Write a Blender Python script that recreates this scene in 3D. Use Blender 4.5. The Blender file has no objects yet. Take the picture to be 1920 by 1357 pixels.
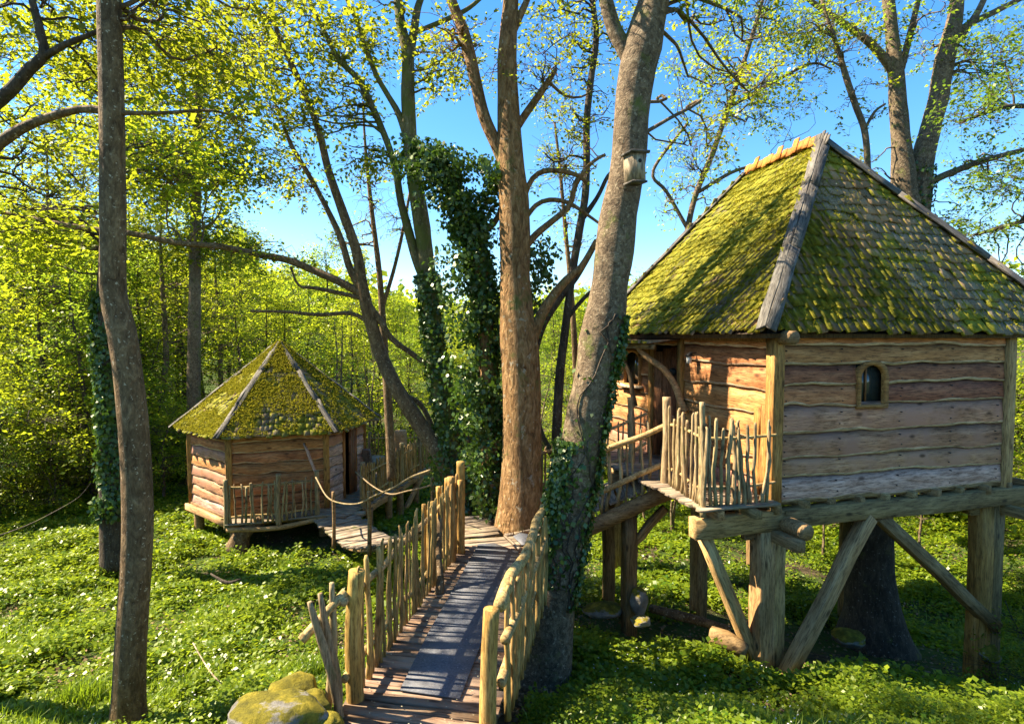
import bpy, math, numpy as np
from mathutils import Matrix, Vector

# ------------------------------------------------------------------ camera, sky, sun, exposure
SC = bpy.context.scene
COL = SC.collection
FPX = 1100.0                       # focal length in pixels of the 1920 px wide photograph
PITCH = math.atan((678.5 - 633.0) / FPX)
cam_d = bpy.data.cameras.new('camera')
cam = bpy.data.objects.new('camera', cam_d)
COL.objects.link(cam)
cam.location = (0, 0, 0)
cam.rotation_euler = (math.radians(90) - PITCH, 0, 0)
cam_d.sensor_width = 36.0
cam_d.lens = 36.0 * FPX / 1920.0
cam_d.clip_start = 0.05
cam_d.clip_end = 2000.0
SC.camera = cam

SUN_AZ = math.atan2(-0.98, 0.13)   # compass angle of the sun, clockwise from +Y
SUN_EL = math.radians(47)
sun_dir = Vector((math.sin(SUN_AZ) * math.cos(SUN_EL), math.cos(SUN_AZ) * math.cos(SUN_EL), math.sin(SUN_EL)))
sun_d = bpy.data.lights.new('sun', 'SUN')
sun_d.energy = 5.0
sun_d.angle = math.radians(0.55)
sun_d.color = (1.0, 0.88, 0.69)
sun = bpy.data.objects.new('sun', sun_d)
COL.objects.link(sun)
sun.rotation_euler = sun_dir.to_track_quat('Z', 'Y').to_euler()
sun.location = sun_dir * 50

world = bpy.data.worlds.new('World')
SC.world = world
world.use_nodes = True
wn = world.node_tree
wn.nodes.clear()
sky = wn.nodes.new('ShaderNodeTexSky')
sky.sky_type = 'NISHITA'
sky.sun_disc = False
sky.sun_elevation = SUN_EL
sky.sun_rotation = SUN_AZ % (2 * math.pi)
sky.altitude = 0
sky.air_density = 1.0
sky.dust_density = 0.25
sky.ozone_density = 3.0
hs = wn.nodes.new('ShaderNodeHueSaturation')
hs.inputs['Saturation'].default_value = 1.3
bg = wn.nodes.new('ShaderNodeBackground')
bg.inputs['Strength'].default_value = 0.078
wo = wn.nodes.new('ShaderNodeOutputWorld')
wn.links.new(sky.outputs[0], hs.inputs['Color'])
wn.links.new(hs.outputs[0], bg.inputs['Color'])
wn.links.new(bg.outputs[0], wo.inputs['Surface'])
SC.view_settings.view_transform = 'Standard'
SC.view_settings.look = 'None'
SC.view_settings.exposure = 2.1
SC.view_settings.gamma = 1.0
SC.view_settings.use_curve_mapping = False
SC.render.engine = 'CYCLES'
SC.cycles.max_bounces = 6
SC.cycles.diffuse_bounces = 4
SC.cycles.transmission_bounces = 4
SC.cycles.glossy_bounces = 2
SC.cycles.sample_clamp_indirect = 6.0
SC.cycles.use_denoising = True

# ------------------------------------------------------------------ helpers
rng = np.random.default_rng(7)
CT, ST = math.cos(PITCH), math.sin(PITCH)


def P(px, py, Y):
    """point at depth Y seen at photograph pixel (px, py)"""
    x = (px - 960.0) / FPX
    y = (678.5 - py) / FPX
    dy, dz = CT + y * ST, -ST + y * CT
    k = Y / dy
    return np.array([x * k, Y, dz * k])


def hash3(ix, iy, iz, seed):
    h = (ix * 374761393 + iy * 668265263 + iz * 2147483647 + seed * 974634777) & 0xffffffff
    h = ((h ^ (h >> 13)) * 1274126177) & 0xffffffff
    h = (h ^ (h >> 16)) & 0xffffffff
    return h / 4294967295.0


def vnoise(p, scale=1.0, seed=0):
    """value noise in 0..1 for points p[N,3]"""
    p = np.asarray(p, float) * scale
    i = np.floor(p).astype(np.int64)
    f = p - i
    f = f * f * (3 - 2 * f)
    r = 0
    for dx in (0, 1):
        wx = f[:, 0] if dx else 1 - f[:, 0]
        for dy in (0, 1):
            wy = f[:, 1] if dy else 1 - f[:, 1]
            for dz in (0, 1):
                wz = f[:, 2] if dz else 1 - f[:, 2]
                r = r + wx * wy * wz * hash3(i[:, 0] + dx, i[:, 1] + dy, i[:, 2] + dz, seed)
    return r


def fbm(p, scale=1.0, seed=0, o=3):
    a, s, t = 0, 1.0, 0
    for k in range(o):
        a = a + s * vnoise(p, scale * 2 ** k, seed + k * 17)
        t += s
        s *= 0.5
    return a / t


def ground_z(x, y):
    x = np.asarray(x, float)
    y = np.asarray(y, float)
    near = -2.86 - 1.9 * (1 - np.exp(-np.maximum(y - 4.0, 0) / 4.2))
    near = np.where(y < 4.0, -2.86 + (4.0 - y) * 0.27, near)
    near = np.minimum(near, -1.4)
    far = np.maximum(y - 21, 0)
    z = near + 4.6 * (1 - np.exp(-far / 42.0))
    z = z - 0.16 * np.clip(x - 1.0, 0, 6) * np.clip((y - 4) / 4, 0, 1) * (1 - np.clip((y - 10) / 10, 0, 1))
    z = z - 0.18 * np.exp(-((x - 0.5) ** 2 / 1.6 + (y - 5.6) ** 2 / 3.0))
    z = z - 0.30 * np.exp(-((x + 3.6) ** 2 / 3.0 + (y - 5.0) ** 2 / 2.0))
    z = z + 0.10 * np.maximum(-x - 12, 0) ** 1.1 + 0.05 * np.maximum(x - 14, 0)
    q = np.stack([x.ravel(), y.ravel(), np.zeros(x.size)], 1)
    n = (fbm(q, 0.45, 3) - 0.5) * 0.35 + (vnoise(q, 2.2, 9) - 0.5) * 0.06
    return z + n.reshape(x.shape)


def gz(x, y):
    return float(ground_z(np.array([x]), np.array([y]))[0])


WM = {}


def put(name, mesh, parent=None, M=None, mat=None):
    o = bpy.data.objects.new(name, mesh)
    COL.objects.link(o)
    M = M or Matrix.Identity(4)
    o.matrix_basis = M
    if parent is not None:
        o.parent = parent
        o.matrix_parent_inverse = WM[parent.name].inverted()
    WM[o.name] = M
    if mat is not None and mesh is not None and len(mesh.materials) == 0:
        mesh.materials.append(mat)
    return o


def thing(name, label, cat, loc, group=None, rz=0.0):
    M = Matrix.Translation(Vector([float(c) for c in loc])) @ Matrix.Rotation(rz, 4, 'Z')
    o = put(name, None, None, M)
    o['label'] = label
    o['category'] = cat
    if group:
        o['group'] = group
    return o


def tag(o, label=None, cat=None, group=None, kind=None):
    for k, v in (('label', label), ('category', cat), ('group', group), ('kind', kind)):
        if v:
            o[k] = v
    return o


def mesh_np(name, V, F, mats=None, mi=None, smooth=False):
    """V[N,3]; F list of arrays [M,k] (k = 3 or 4)"""
    me = bpy.data.meshes.new(name)
    V = np.ascontiguousarray(V, dtype=np.float32)
    if isinstance(F, np.ndarray):
        F = [F]
    F = [np.asarray(f, dtype=np.int32) for f in F if len(f)]
    nl = sum(f.size for f in F)
    nf = sum(len(f) for f in F)
    me.vertices.add(len(V))
    me.vertices.foreach_set('co', V.ravel())
    me.loops.add(nl)
    me.loops.foreach_set('vertex_index', np.concatenate([f.ravel() for f in F]))
    me.polygons.add(nf)
    st, acc = [], 0
    for f in F:
        st.append(acc + np.arange(len(f)) * f.shape[1])
        acc += f.size
    me.polygons.foreach_set('loop_start', np.concatenate(st).astype(np.int32))
    if mi is not None:
        me.polygons.foreach_set('material_index', np.asarray(mi, dtype=np.int32))
    if smooth:
        me.polygons.foreach_set('use_smooth', np.ones(nf, dtype=bool))
    me.update(calc_edges=True)
    for m in (mats or []):
        me.materials.append(m)
    return me


class MB:
    """collects numpy geometry for one mesh"""

    def __init__(s):
        s.V, s.T, s.Q, s.n = [], [], [], 0

    def add(s, V, T=None, Q=None):
        s.V.append(np.asarray(V, float).reshape(-1, 3))
        if T is not None and len(T):
            s.T.append(np.asarray(T) + s.n)
        if Q is not None and len(Q):
            s.Q.append(np.asarray(Q) + s.n)
        s.n += len(s.V[-1])
        return s

    def mesh(s, name, mat=None, smooth=False):
        F = []
        if s.Q:
            F.append(np.concatenate(s.Q))
        if s.T:
            F.append(np.concatenate(s.T))
        return mesh_np(name, np.concatenate(s.V), F, [mat] if mat else None, None, smooth)


BOXQ = np.array([[0, 3, 2, 1], [4, 5, 6, 7], [0, 1, 5, 4], [1, 2, 6, 5], [2, 3, 7, 6], [3, 0, 4, 7]])


def box_v(x0, x1, y0, y1, z0, z1):
    return np.array([[x0, y0, z0], [x1, y0, z0], [x1, y1, z0], [x0, y1, z0],
                     [x0, y0, z1], [x1, y0, z1], [x1, y1, z1], [x0, y1, z1]], float)


def tubes(Pt, R, sides=6, amp=0.0, nscale=6.0, seed=0, cap=True, flat=None):
    """Pt[N,K,3], R[N,K] -> V, Q, T"""
    Pt = np.asarray(Pt, float)
    R = np.asarray(R, float)
    N, K, _ = Pt.shape
    tg = np.gradient(Pt, axis=1)
    tg /= np.linalg.norm(tg, axis=2, keepdims=True) + 1e-9
    mean = tg.mean(axis=1)
    ax = np.argmin(np.abs(mean), axis=1)
    ref = np.eye(3)[ax][:, None, :]
    n1 = np.cross(tg, ref)
    n1 /= np.linalg.norm(n1, axis=2, keepdims=True) + 1e-9
    n2 = np.cross(tg, n1)
    a = np.arange(sides) * 2 * math.pi / sides
    ca, sa = np.cos(a), np.sin(a)
    rr = np.repeat(R[:, :, None], sides, 2)
    if flat is not None:
        ca = ca * flat
    base = Pt[:, :, None, :] + rr[..., None] * (n1[:, :, None, :] * ca[None, None, :, None] + n2[:, :, None, :] * sa[None, None, :, None])
    if amp:
        q = base.reshape(-1, 3) * np.array([1, 1, 0.35])
        nz = (fbm(q, nscale, seed) - 0.5) * 2 * amp
        nz = nz.reshape(N, K, sides, 1)
        base = base + (base - Pt[:, :, None, :]) * nz
    V = base.reshape(-1, 3)
    i = np.arange(N)[:, None, None] * K * sides
    k = np.arange(K - 1)[None, :, None] * sides
    s_ = np.arange(sides)[None, None, :]
    s2 = (s_ + 1) % sides
    Q = np.stack([i + k + s_, i + k + s2, i + k + sides + s2, i + k + sides + s_], -1).reshape(-1, 4)
    T = None
    if cap:
        c0 = len(V) + np.arange(N)
        c1 = c0 + N
        V = np.concatenate([V, Pt[:, 0], Pt[:, -1]])
        b0 = np.arange(N)[:, None] * K * sides
        b1 = b0 + (K - 1) * sides
        s1 = np.arange(sides)[None, :]
        sn = (s1 + 1) % sides
        T = np.concatenate([
            np.stack([np.repeat(c0[:, None], sides, 1), b0 + sn, b0 + s1], -1).reshape(-1, 3),
            np.stack([np.repeat(c1[:, None], sides, 1), b1 + s1, b1 + sn], -1).reshape(-1, 3)])
    return V, T, Q


def spline(pts, step):
    """Catmull-Rom resample of rows (x, y, z, r)"""
    pts = np.asarray(pts, float)
    n = len(pts)
    if n < 3:
        L = np.linalg.norm(pts[-1, :3] - pts[0, :3])
        m = max(2, int(L / step) + 1)
        t = np.linspace(0, 1, m)[:, None]
        return pts[0] * (1 - t) + pts[-1] * t
    e = np.vstack([2 * pts[0] - pts[1], pts, 2 * pts[-1] - pts[-2]])
    out = []
    for i in range(1, n):
        p0, p1, p2, p3 = e[i - 1], e[i], e[i + 1], e[i + 2]
        m = max(2, int(np.linalg.norm(p2[:3] - p1[:3]) / step) + 1)
        t = (np.arange(m) / m)[:, None]
        out.append(0.5 * (2 * p1 + (p2 - p0) * t + (2 * p0 - 5 * p1 + 4 * p2 - p3) * t ** 2 + (3 * p1 - p0 - 3 * p2 + p3) * t ** 3))
    out.append(pts[-1:])
    return np.vstack(out)


def limb_mesh(name, S, mat, sides=12, amp=0.09, nscale=7, seed=0):
    V, T, Q = tubes(S[None, :, :3], S[None, :, 3], sides, amp, nscale, seed)
    return MB().add(V, T, Q).mesh(name, mat, True)


# ------------------------------------------------------------------ materials
def new_mat(name):
    m = bpy.data.materials.new(name)
    m.use_nodes = True
    nt = m.node_tree
    nt.nodes.clear()
    out = nt.nodes.new('ShaderNodeOutputMaterial')
    return m, nt, out


def nd(nt, t, ins=None, **kw):
    n = nt.nodes.new(t)
    for k, v in kw.items():
        setattr(n, k, v)
    for k, v in (ins or {}).items():
        s = n.inputs[k]
        if isinstance(v, bpy.types.NodeSocket):
            nt.links.new(v, s)
        else:
            s.default_value = v
    return n


def ramp(nt, fac, stops):
    n = nt.nodes.new('ShaderNodeValToRGB')
    nt.links.new(fac, n.inputs[0])
    cr = n.color_ramp
    while len(cr.elements) < len(stops):
        cr.elements.new(0.5)
    for e, (p, c) in zip(cr.elements, stops):
        e.position = p
        e.color = (*c, 1) if len(c) == 3 else c
    return n.outputs[0]


def mixc(nt, fac, a, b, mode='MIX'):
    n = nt.nodes.new('ShaderNodeMix')
    n.data_type = 'RGBA'
    n.blend_type = mode
    for s, v in ((n.inputs[0], fac), (n.inputs[6], a), (n.inputs[7], b)):
        if isinstance(v, bpy.types.NodeSocket):
            nt.links.new(v, s)
        elif isinstance(v, tuple):
            s.default_value = (*v, 1)
        else:
            s.default_value = v
    return n.outputs[2]


def noise(nt, vec, scale, detail=4, rough=0.55, dist=0.0):
    return nd(nt, 'ShaderNodeTexNoise', {'Vector': vec, 'Scale': scale, 'Detail': detail, 'Roughness': rough, 'Distortion': dist}).outputs[0]


def coords(nt, kind, stretch):
    """coordinates stretched along the grain; kind 'obj' adds a random shift per object"""
    if kind == 'obj':
        tc = nt.nodes.new('ShaderNodeTexCoord').outputs['Object']
        oi = nt.nodes.new('ShaderNodeObjectInfo').outputs['Random']
        sh = nd(nt, 'ShaderNodeVectorMath', {0: oi, 1: (37.0, 91.0, 53.0)}, operation='MULTIPLY').outputs[0]
        tc = nd(nt, 'ShaderNodeVectorMath', {0: tc, 1: sh}, operation='ADD').outputs[0]
    else:
        tc = nt.nodes.new('ShaderNodeNewGeometry').outputs['Position']
    return tc, nd(nt, 'ShaderNodeVectorMath', {0: tc, 1: stretch}, operation='MULTIPLY').outputs[0]


def wood(name, dark, mid, light, stretch=(0.12, 1, 1), kind='obj', scale=14, rough=0.75, vary=0.25, knots=True, bump=0.35,
         grey=None, moss=0.0, grain=1.0):
    m, nt, out = new_mat(name)
    tc, v = coords(nt, kind, stretch)
    g = noise(nt, v, scale, 6, 0.65, 0.6)
    c = ramp(nt, g, [(0.28, dark), (0.5, mid), (0.72, light)])
    fine = noise(nt, v, scale * 4, 4, 0.75)
    c = mixc(nt, min(1.0, 0.8 * grain), c, ramp(nt, fine, [(0.36, (0.22, 0.19, 0.16)), (0.52, (1, 1, 1)), (0.7, (1.25, 1.22, 1.18))]), 'MULTIPLY')
    big = noise(nt, tc, 1.7, 3)
    c = mixc(nt, 0.6, c, ramp(nt, big, [(0.35, (0.62, 0.6, 0.58)), (0.65, (1.0, 1.0, 1.0))]), 'MULTIPLY')
    if grey:
        c = mixc(nt, ramp(nt, noise(nt, tc, 2.3, 4, 0.6), [(0.42, (0, 0, 0)), (0.62, (1, 1, 1))]), c, grey)
    if knots:
        vo = nd(nt, 'ShaderNodeTexVoronoi', {'Vector': nd(nt, 'ShaderNodeVectorMath', {0: tc, 1: tuple(0.45 if s < 0.5 else 1.0 for s in stretch)}, operation='MULTIPLY').outputs[0], 'Scale': 5.0})
        c = mixc(nt, ramp(nt, vo.outputs[0], [(0.06, (0.95,) * 3), (0.16, (0, 0, 0))]), c, tuple(x * 0.35 for x in dark))
    oi = nt.nodes.new('ShaderNodeObjectInfo').outputs['Random']
    hv = nd(nt, 'ShaderNodeHueSaturation', {'Color': c, 'Value': nd(nt, 'ShaderNodeMapRange', {0: oi, 3: 1 - vary, 4: 1 + vary}).outputs[0],
            'Hue': nd(nt, 'ShaderNodeMapRange', {0: nd(nt, 'ShaderNodeMath', {0: nd(nt, 'ShaderNodeMath', {0: oi, 1: 7.31}, operation='MULTIPLY').outputs[0]}, operation='FRACT').outputs[0], 3: 0.492, 4: 0.508}).outputs[0]})
    c = hv.outputs[0]
    if moss:
        mm = noise(nt, nt.nodes.new('ShaderNodeNewGeometry').outputs['Position'], 3.5, 5, 0.65)
        c = mixc(nt, ramp(nt, mm, [(0.62 - moss, (0, 0, 0)), (0.75 - moss, (0.85,) * 3)]), c, (0.10, 0.105, 0.03))
    b = nd(nt, 'ShaderNodeBump', {'Strength': bump, 'Distance': 0.01, 'Height': nd(nt, 'ShaderNodeMath', {0: g, 1: fine}, operation='ADD').outputs[0]})
    bs = nd(nt, 'ShaderNodeBsdfPrincipled', {'Base Color': c, 'Roughness': rough, 'Normal': b.outputs[0], 'Specular IOR Level': 0.25})
    nt.links.new(bs.outputs[0], out.inputs[0])
    return m


def bark(name, dark, mid, light, scale=9, lich=(0.30, 0.32, 0.24), lich_amt=0.0, moss=0.0, bump=0.8, vs=0.3, distance=0.03, ls=28):
    m, nt, out = new_mat(name)
    tc, v = coords(nt, 'pos', (1, 1, vs))
    g = noise(nt, v, scale, 8, 0.65, 0.8)
    c = ramp(nt, g, [(0.3, dark), (0.5, mid), (0.7, light)])
    big = noise(nt, tc, 1.3, 4)
    c = mixc(nt, 0.6, c, ramp(nt, big, [(0.35, (0.55, 0.55, 0.55)), (0.65, (1.1, 1.08, 1.05))]), 'MULTIPLY')
    if lich_amt:
        l = noise(nt, tc, ls, 3, 0.6)
        fine = noise(nt, v, scale * 4, 3, 0.7)
        c = mixc(nt, 0.6, c, ramp(nt, fine, [(0.35, (0.5, 0.48, 0.45)), (0.6, (1.1, 1.1, 1.1))]), 'MULTIPLY')
        c = mixc(nt, ramp(nt, l, [(0.66 - lich_amt * 0.2, (0, 0, 0)), (0.70 - lich_amt * 0.2, (0.8,) * 3)]), c, lich)
    if moss:
        mm = noise(nt, tc, 3.2, 5, 0.7)
        c = mixc(nt, ramp(nt, mm, [(0.60 - moss, (0, 0, 0)), (0.72 - moss, (0.9,) * 3)]), c, (0.11, 0.12, 0.025))
    b = nd(nt, 'ShaderNodeBump', {'Strength': bump, 'Distance': distance, 'Height': g})
    bs = nd(nt, 'ShaderNodeBsdfPrincipled', {'Base Color': c, 'Roughness': 0.85, 'Normal': b.outputs[0], 'Specular IOR Level': 0.2})
    nt.links.new(bs.outputs[0], out.inputs[0])
    return m


def leaf_mat(name, dark, light, trans, tmix=0.5, gloss=0.05, pos_scale=0.6):
    m, nt, out = new_mat(name)
    ge = nt.nodes.new('ShaderNodeNewGeometry')
    r = ge.outputs['Random Per Island']
    n = noise(nt, ge.outputs['Position'], pos_scale, 2)
    f = nd(nt, 'ShaderNodeMath', {0: nd(nt, 'ShaderNodeMath', {0: r, 1: 0.55}, operation='MULTIPLY').outputs[0], 1: nd(nt, 'ShaderNodeMath', {0: n, 1: 0.55}, operation='MULTIPLY').outputs[0]}, operation='ADD').outputs[0]
    c = mixc(nt, ramp(nt, f, [(0.25, (0, 0, 0)), (0.8, (1, 1, 1))]), dark, light)
    t = mixc(nt, ramp(nt, f, [(0.2, (0, 0, 0)), (0.85, (1, 1, 1))]), tuple(x * 0.6 for x in trans), trans)
    d = nd(nt, 'ShaderNodeBsdfDiffuse', {'Color': c})
    tr = nd(nt, 'ShaderNodeBsdfTranslucent', {'Color': t})
    mx = nd(nt, 'ShaderNodeMixShader', {0: tmix, 1: d.outputs[0], 2: tr.outputs[0]})
    gl = nd(nt, 'ShaderNodeBsdfGlossy', {'Color': (0.9, 0.9, 0.7, 1), 'Roughness': 0.35})
    mg = nd(nt, 'ShaderNodeMixShader', {0: gloss, 1: mx.outputs[0], 2: gl.outputs[0]})
    nt.links.new(mg.outputs[0], out.inputs[0])
    return m


def plain(name, col, rough=0.7, bumps=0.0, sc=20, var=0.3, metal=0.0):
    m, nt, out = new_mat(name)
    tc = nt.nodes.new('ShaderNodeNewGeometry').outputs['Position']
    g = noise(nt, tc, sc, 5, 0.6)
    c = mixc(nt, g, tuple(x * (1 - var) for x in col), tuple(min(1, x * (1 + var)) for x in col))
    b = nd(nt, 'ShaderNodeBump', {'Strength': bumps, 'Distance': 0.01, 'Height': g})
    bs = nd(nt, 'ShaderNodeBsdfPrincipled', {'Base Color': c, 'Roughness': rough, 'Normal': b.outputs[0], 'Metallic': metal})
    nt.links.new(bs.outputs[0], out.inputs[0])
    return m


M = {}
# boards of the big treehouse: a reddish, a tan and a silvered kind, and the pale sapwood lip
M['board_red'] = wood('board_red', (0.175, 0.052, 0.020), (0.316, 0.116, 0.051), (0.458, 0.201, 0.094), vary=0.16, bump=0.4)
M['board_tan'] = wood('board_tan', (0.262, 0.094, 0.025), (0.448, 0.188, 0.061), (0.612, 0.304, 0.118), vary=0.15, bump=0.4)
M['board_grey'] = wood('board_grey', (0.259, 0.108, 0.045), (0.436, 0.207, 0.099), (0.602, 0.329, 0.181), vary=0.12, grey=(0.378, 0.183, 0.109), bump=0.4)
M['board_white'] = wood('board_white', (0.330, 0.176, 0.102), (0.563, 0.348, 0.233), (0.758, 0.509, 0.373), vary=0.1, bump=0.4)
M['sapwood'] = wood('sapwood', (0.345, 0.218, 0.115), (0.552, 0.402, 0.241), (0.713, 0.564, 0.380), vary=0.1, knots=False)
M['sheath'] = wood('sheath', (0.07, 0.04, 0.022), (0.11, 0.065, 0.036), (0.15, 0.095, 0.055), kind='pos', stretch=(1, 1, 0.2), vary=0.0)
M['post_warm'] = wood('post_warm', (0.22, 0.09, 0.02), (0.38, 0.18, 0.045), (0.50, 0.27, 0.09), vary=0.1, bump=0.45, moss=0.0)
M['beam'] = wood('beam', (0.146, 0.083, 0.030), (0.269, 0.167, 0.064), (0.381, 0.255, 0.111), vary=0.2, bump=0.5, moss=0.0)
M['beam_pale'] = wood('beam_pale', (0.280, 0.152, 0.051), (0.459, 0.270, 0.106), (0.605, 0.382, 0.170), vary=0.1, bump=0.5, moss=-0.03)
M['deck'] = wood('deck', (0.11, 0.055, 0.028), (0.22, 0.13, 0.075), (0.35, 0.23, 0.14), vary=0.28, rough=0.7, bump=0.6, grey=(0.27, 0.19, 0.125))
M['deck_grey'] = wood('deck_grey', (0.14, 0.095, 0.055), (0.27, 0.205, 0.135), (0.40, 0.33, 0.235), vary=0.25, bump=0.6, moss=0.04)
M['picket'] = wood('picket', (0.22, 0.12, 0.03), (0.40, 0.25, 0.075), (0.54, 0.37, 0.145), stretch=(1, 1, 0.1), scale=22, vary=0.22, bump=0.5, moss=0.02)
M['picket_grey'] = wood('picket_grey', (0.18, 0.12, 0.05), (0.34, 0.245, 0.115), (0.48, 0.37, 0.20), stretch=(1, 1, 0.1), scale=22, vary=0.22, bump=0.5, moss=0.05)
M['rail'] = wood('rail', (0.24, 0.145, 0.045), (0.42, 0.28, 0.105), (0.56, 0.41, 0.19), kind='pos', stretch=(0.6, 0.6, 0.6), scale=18, vary=0.1, knots=False)
M['post_peeled'] = wood('post_peeled', (0.24, 0.11, 0.022), (0.46, 0.265, 0.065), (0.60, 0.39, 0.13), stretch=(1, 1, 0.12), scale=16, vary=0.08, bump=0.5)
M['hip'] = wood('hip', (0.054, 0.045, 0.035), (0.128, 0.112, 0.089), (0.217, 0.198, 0.166), vary=0.1, bump=0.9, grain=1.3)
M['orange'] = wood('orange_board', (0.33, 0.11, 0.012), (0.48, 0.19, 0.026), (0.58, 0.26, 0.045), stretch=(1, 1, 0.15), vary=0.18, bump=0.3, knots=False)
M['door'] = wood('door_wood', (0.14, 0.05, 0.018), (0.24, 0.095, 0.035), (0.34, 0.15, 0.06), stretch=(1, 1, 0.12), vary=0.05)
M['birdbox'] = wood('birdbox', (0.26, 0.185, 0.11), (0.40, 0.305, 0.19), (0.50, 0.40, 0.27), stretch=(1, 1, 0.15), vary=0.05)
M['dark'] = plain('dark_opening', (0.012, 0.010, 0.008), 0.9)
M['iron'] = plain('iron', (0.03, 0.028, 0.026), 0.5, metal=0.6)


def shingle_mat(name='shingle', bias=0.0):
    m, nt, out = new_mat(name)
    tc, v = coords(nt, 'obj', (1, 0.12, 1))
    g = noise(nt, v, 40, 5, 0.7)
    c = ramp(nt, g, [(0.3, (0.075, 0.058, 0.036)), (0.5, (0.18, 0.145, 0.095)), (0.72, (0.31, 0.26, 0.18))])
    pos = nt.nodes.new('ShaderNodeNewGeometry').outputs['Position']
    warm = noise(nt, pos, 1.1, 3)
    c = mixc(nt, ramp(nt, warm, [(0.46, (0, 0, 0)), (0.6, (0.75,) * 3)]), c, (0.33, 0.19, 0.09))
    rnd = nt.nodes.new('ShaderNodeNewGeometry').outputs['Random Per Island']
    c = nd(nt, 'ShaderNodeHueSaturation', {'Color': c, 'Value': nd(nt, 'ShaderNodeMapRange', {0: rnd, 3: 0.65, 4: 1.35}).outputs[0]}).outputs[0]
    sx = nd(nt, 'ShaderNodeSeparateXYZ', {0: nd(nt, 'ShaderNodeNewGeometry').outputs['Normal']})
    # moss keeps to the slopes facing -X (the damp weather side) and to worn streaks elsewhere
    mm = noise(nt, pos, 1.6, 6, 0.68)
    side = nd(nt, 'ShaderNodeMapRange', {0: sx.outputs[0], 1: -0.75, 2: -0.1, 3: 0.19 + bias * 0.5, 4: -0.03 + bias}).outputs[0]
    rr = nd(nt, 'ShaderNodeMapRange', {0: rnd, 3: -0.018, 4: 0.018}).outputs[0]
    mf = nd(nt, 'ShaderNodeMath', {0: nd(nt, 'ShaderNodeMath', {0: mm, 1: side}, operation='ADD').outputs[0], 1: rr}, operation='ADD').outputs[0]
    mc = ramp(nt, noise(nt, pos, 7, 4, 0.7), [(0.3, (0.075, 0.085, 0.012)), (0.5, (0.19, 0.18, 0.018)), (0.72, (0.36, 0.30, 0.03))])
    c = mixc(nt, ramp(nt, mf, [(0.475, (0, 0, 0)), (0.56, (1,) * 3)]), c, mc)
    fz = noise(nt, pos, 60, 3, 0.7)
    b = nd(nt, 'ShaderNodeBump', {'Strength': 0.7, 'Distance': 0.012, 'Height': nd(nt, 'ShaderNodeMath', {0: g, 1: fz}, operation='ADD').outputs[0]})
    bs = nd(nt, 'ShaderNodeBsdfPrincipled', {'Base Color': c, 'Roughness': 0.9, 'Normal': b.outputs[0], 'Specular IOR Level': 0.1})
    nt.links.new(bs.outputs[0], out.inputs[0])
    return m


M['shingle'] = shingle_mat()
M['shingle_mossy'] = shingle_mat('shingle_mossy', 0.06)
M['moss'] = leaf_mat('moss', (0.10, 0.11, 0.012), (0.30, 0.26, 0.02), (0.40, 0.36, 0.03), 0.3, 0.0, 1.3)
M['bark_brown'] = bark('bark_brown', (0.072, 0.040, 0.017), (0.169, 0.106, 0.050), (0.299, 0.200, 0.102), 16, (0.468, 0.375, 0.240), 0.12, 0.0, 0.9, 0.45)
M['bark_grey'] = bark('bark_grey', (0.055, 0.034, 0.018), (0.165, 0.115, 0.066), (0.29, 0.215, 0.13), 16, (0.33, 0.26, 0.16), 0.22, 0.05, 1.0, 0.9)
M['bark_pale'] = bark('bark_pale', (0.085, 0.038, 0.012), (0.30, 0.165, 0.062), (0.47, 0.30, 0.14), 19, (0.36, 0.30, 0.20), 0.16, 0.04, 1.4, 0.33, 0.05, 9)
M['bark_mossy'] = bark('bark_mossy', (0.06, 0.05, 0.022), (0.14, 0.115, 0.05), (0.24, 0.20, 0.10), 11, (0.3, 0.3, 0.2), 0.2, 0.14)
M['bark_dark'] = bark('bark_dark', (0.03, 0.022, 0.015), (0.075, 0.055, 0.036), (0.13, 0.10, 0.068), 14, (0.25, 0.24, 0.2), 0.1, 0.02)
M['leaf'] = leaf_mat('leaf_fresh', (0.06, 0.10, 0.008), (0.16, 0.18, 0.012), (0.46, 0.50, 0.02), 0.55, 0.02)
M['leaf_yellow'] = leaf_mat('leaf_yellow', (0.09, 0.14, 0.008), (0.22, 0.25, 0.014), (0.54, 0.62, 0.025), 0.58, 0.015)
M['leaf_lime'] = leaf_mat('leaf_lime', (0.06, 0.11, 0.010), (0.15, 0.20, 0.016), (0.38, 0.52, 0.03), 0.55, 0.02)
M['leaf_mid'] = leaf_mat('leaf_mid', (0.035, 0.075, 0.012), (0.09, 0.14, 0.02), (0.25, 0.38, 0.03), 0.5, 0.03)
M['leaf_ivy'] = leaf_mat('leaf_ivy', (0.018, 0.046, 0.008), (0.070, 0.125, 0.018), (0.10, 0.19, 0.015), 0.28, 0.045, 3.0)
M['herb'] = leaf_mat('herb', (0.040, 0.093, 0.006), (0.190, 0.237, 0.014), (0.420, 0.515, 0.020), 0.42, 0.02, 0.8)
M['grassblade'] = leaf_mat('grassblade', (0.06, 0.12, 0.008), (0.18, 0.24, 0.015), (0.36, 0.50, 0.02), 0.45, 0.03, 2.0)
M['petal'] = leaf_mat('petal', (0.6, 0.6, 0.55), (0.75, 0.75, 0.7), (0.5, 0.5, 0.45), 0.3, 0.02)


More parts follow.
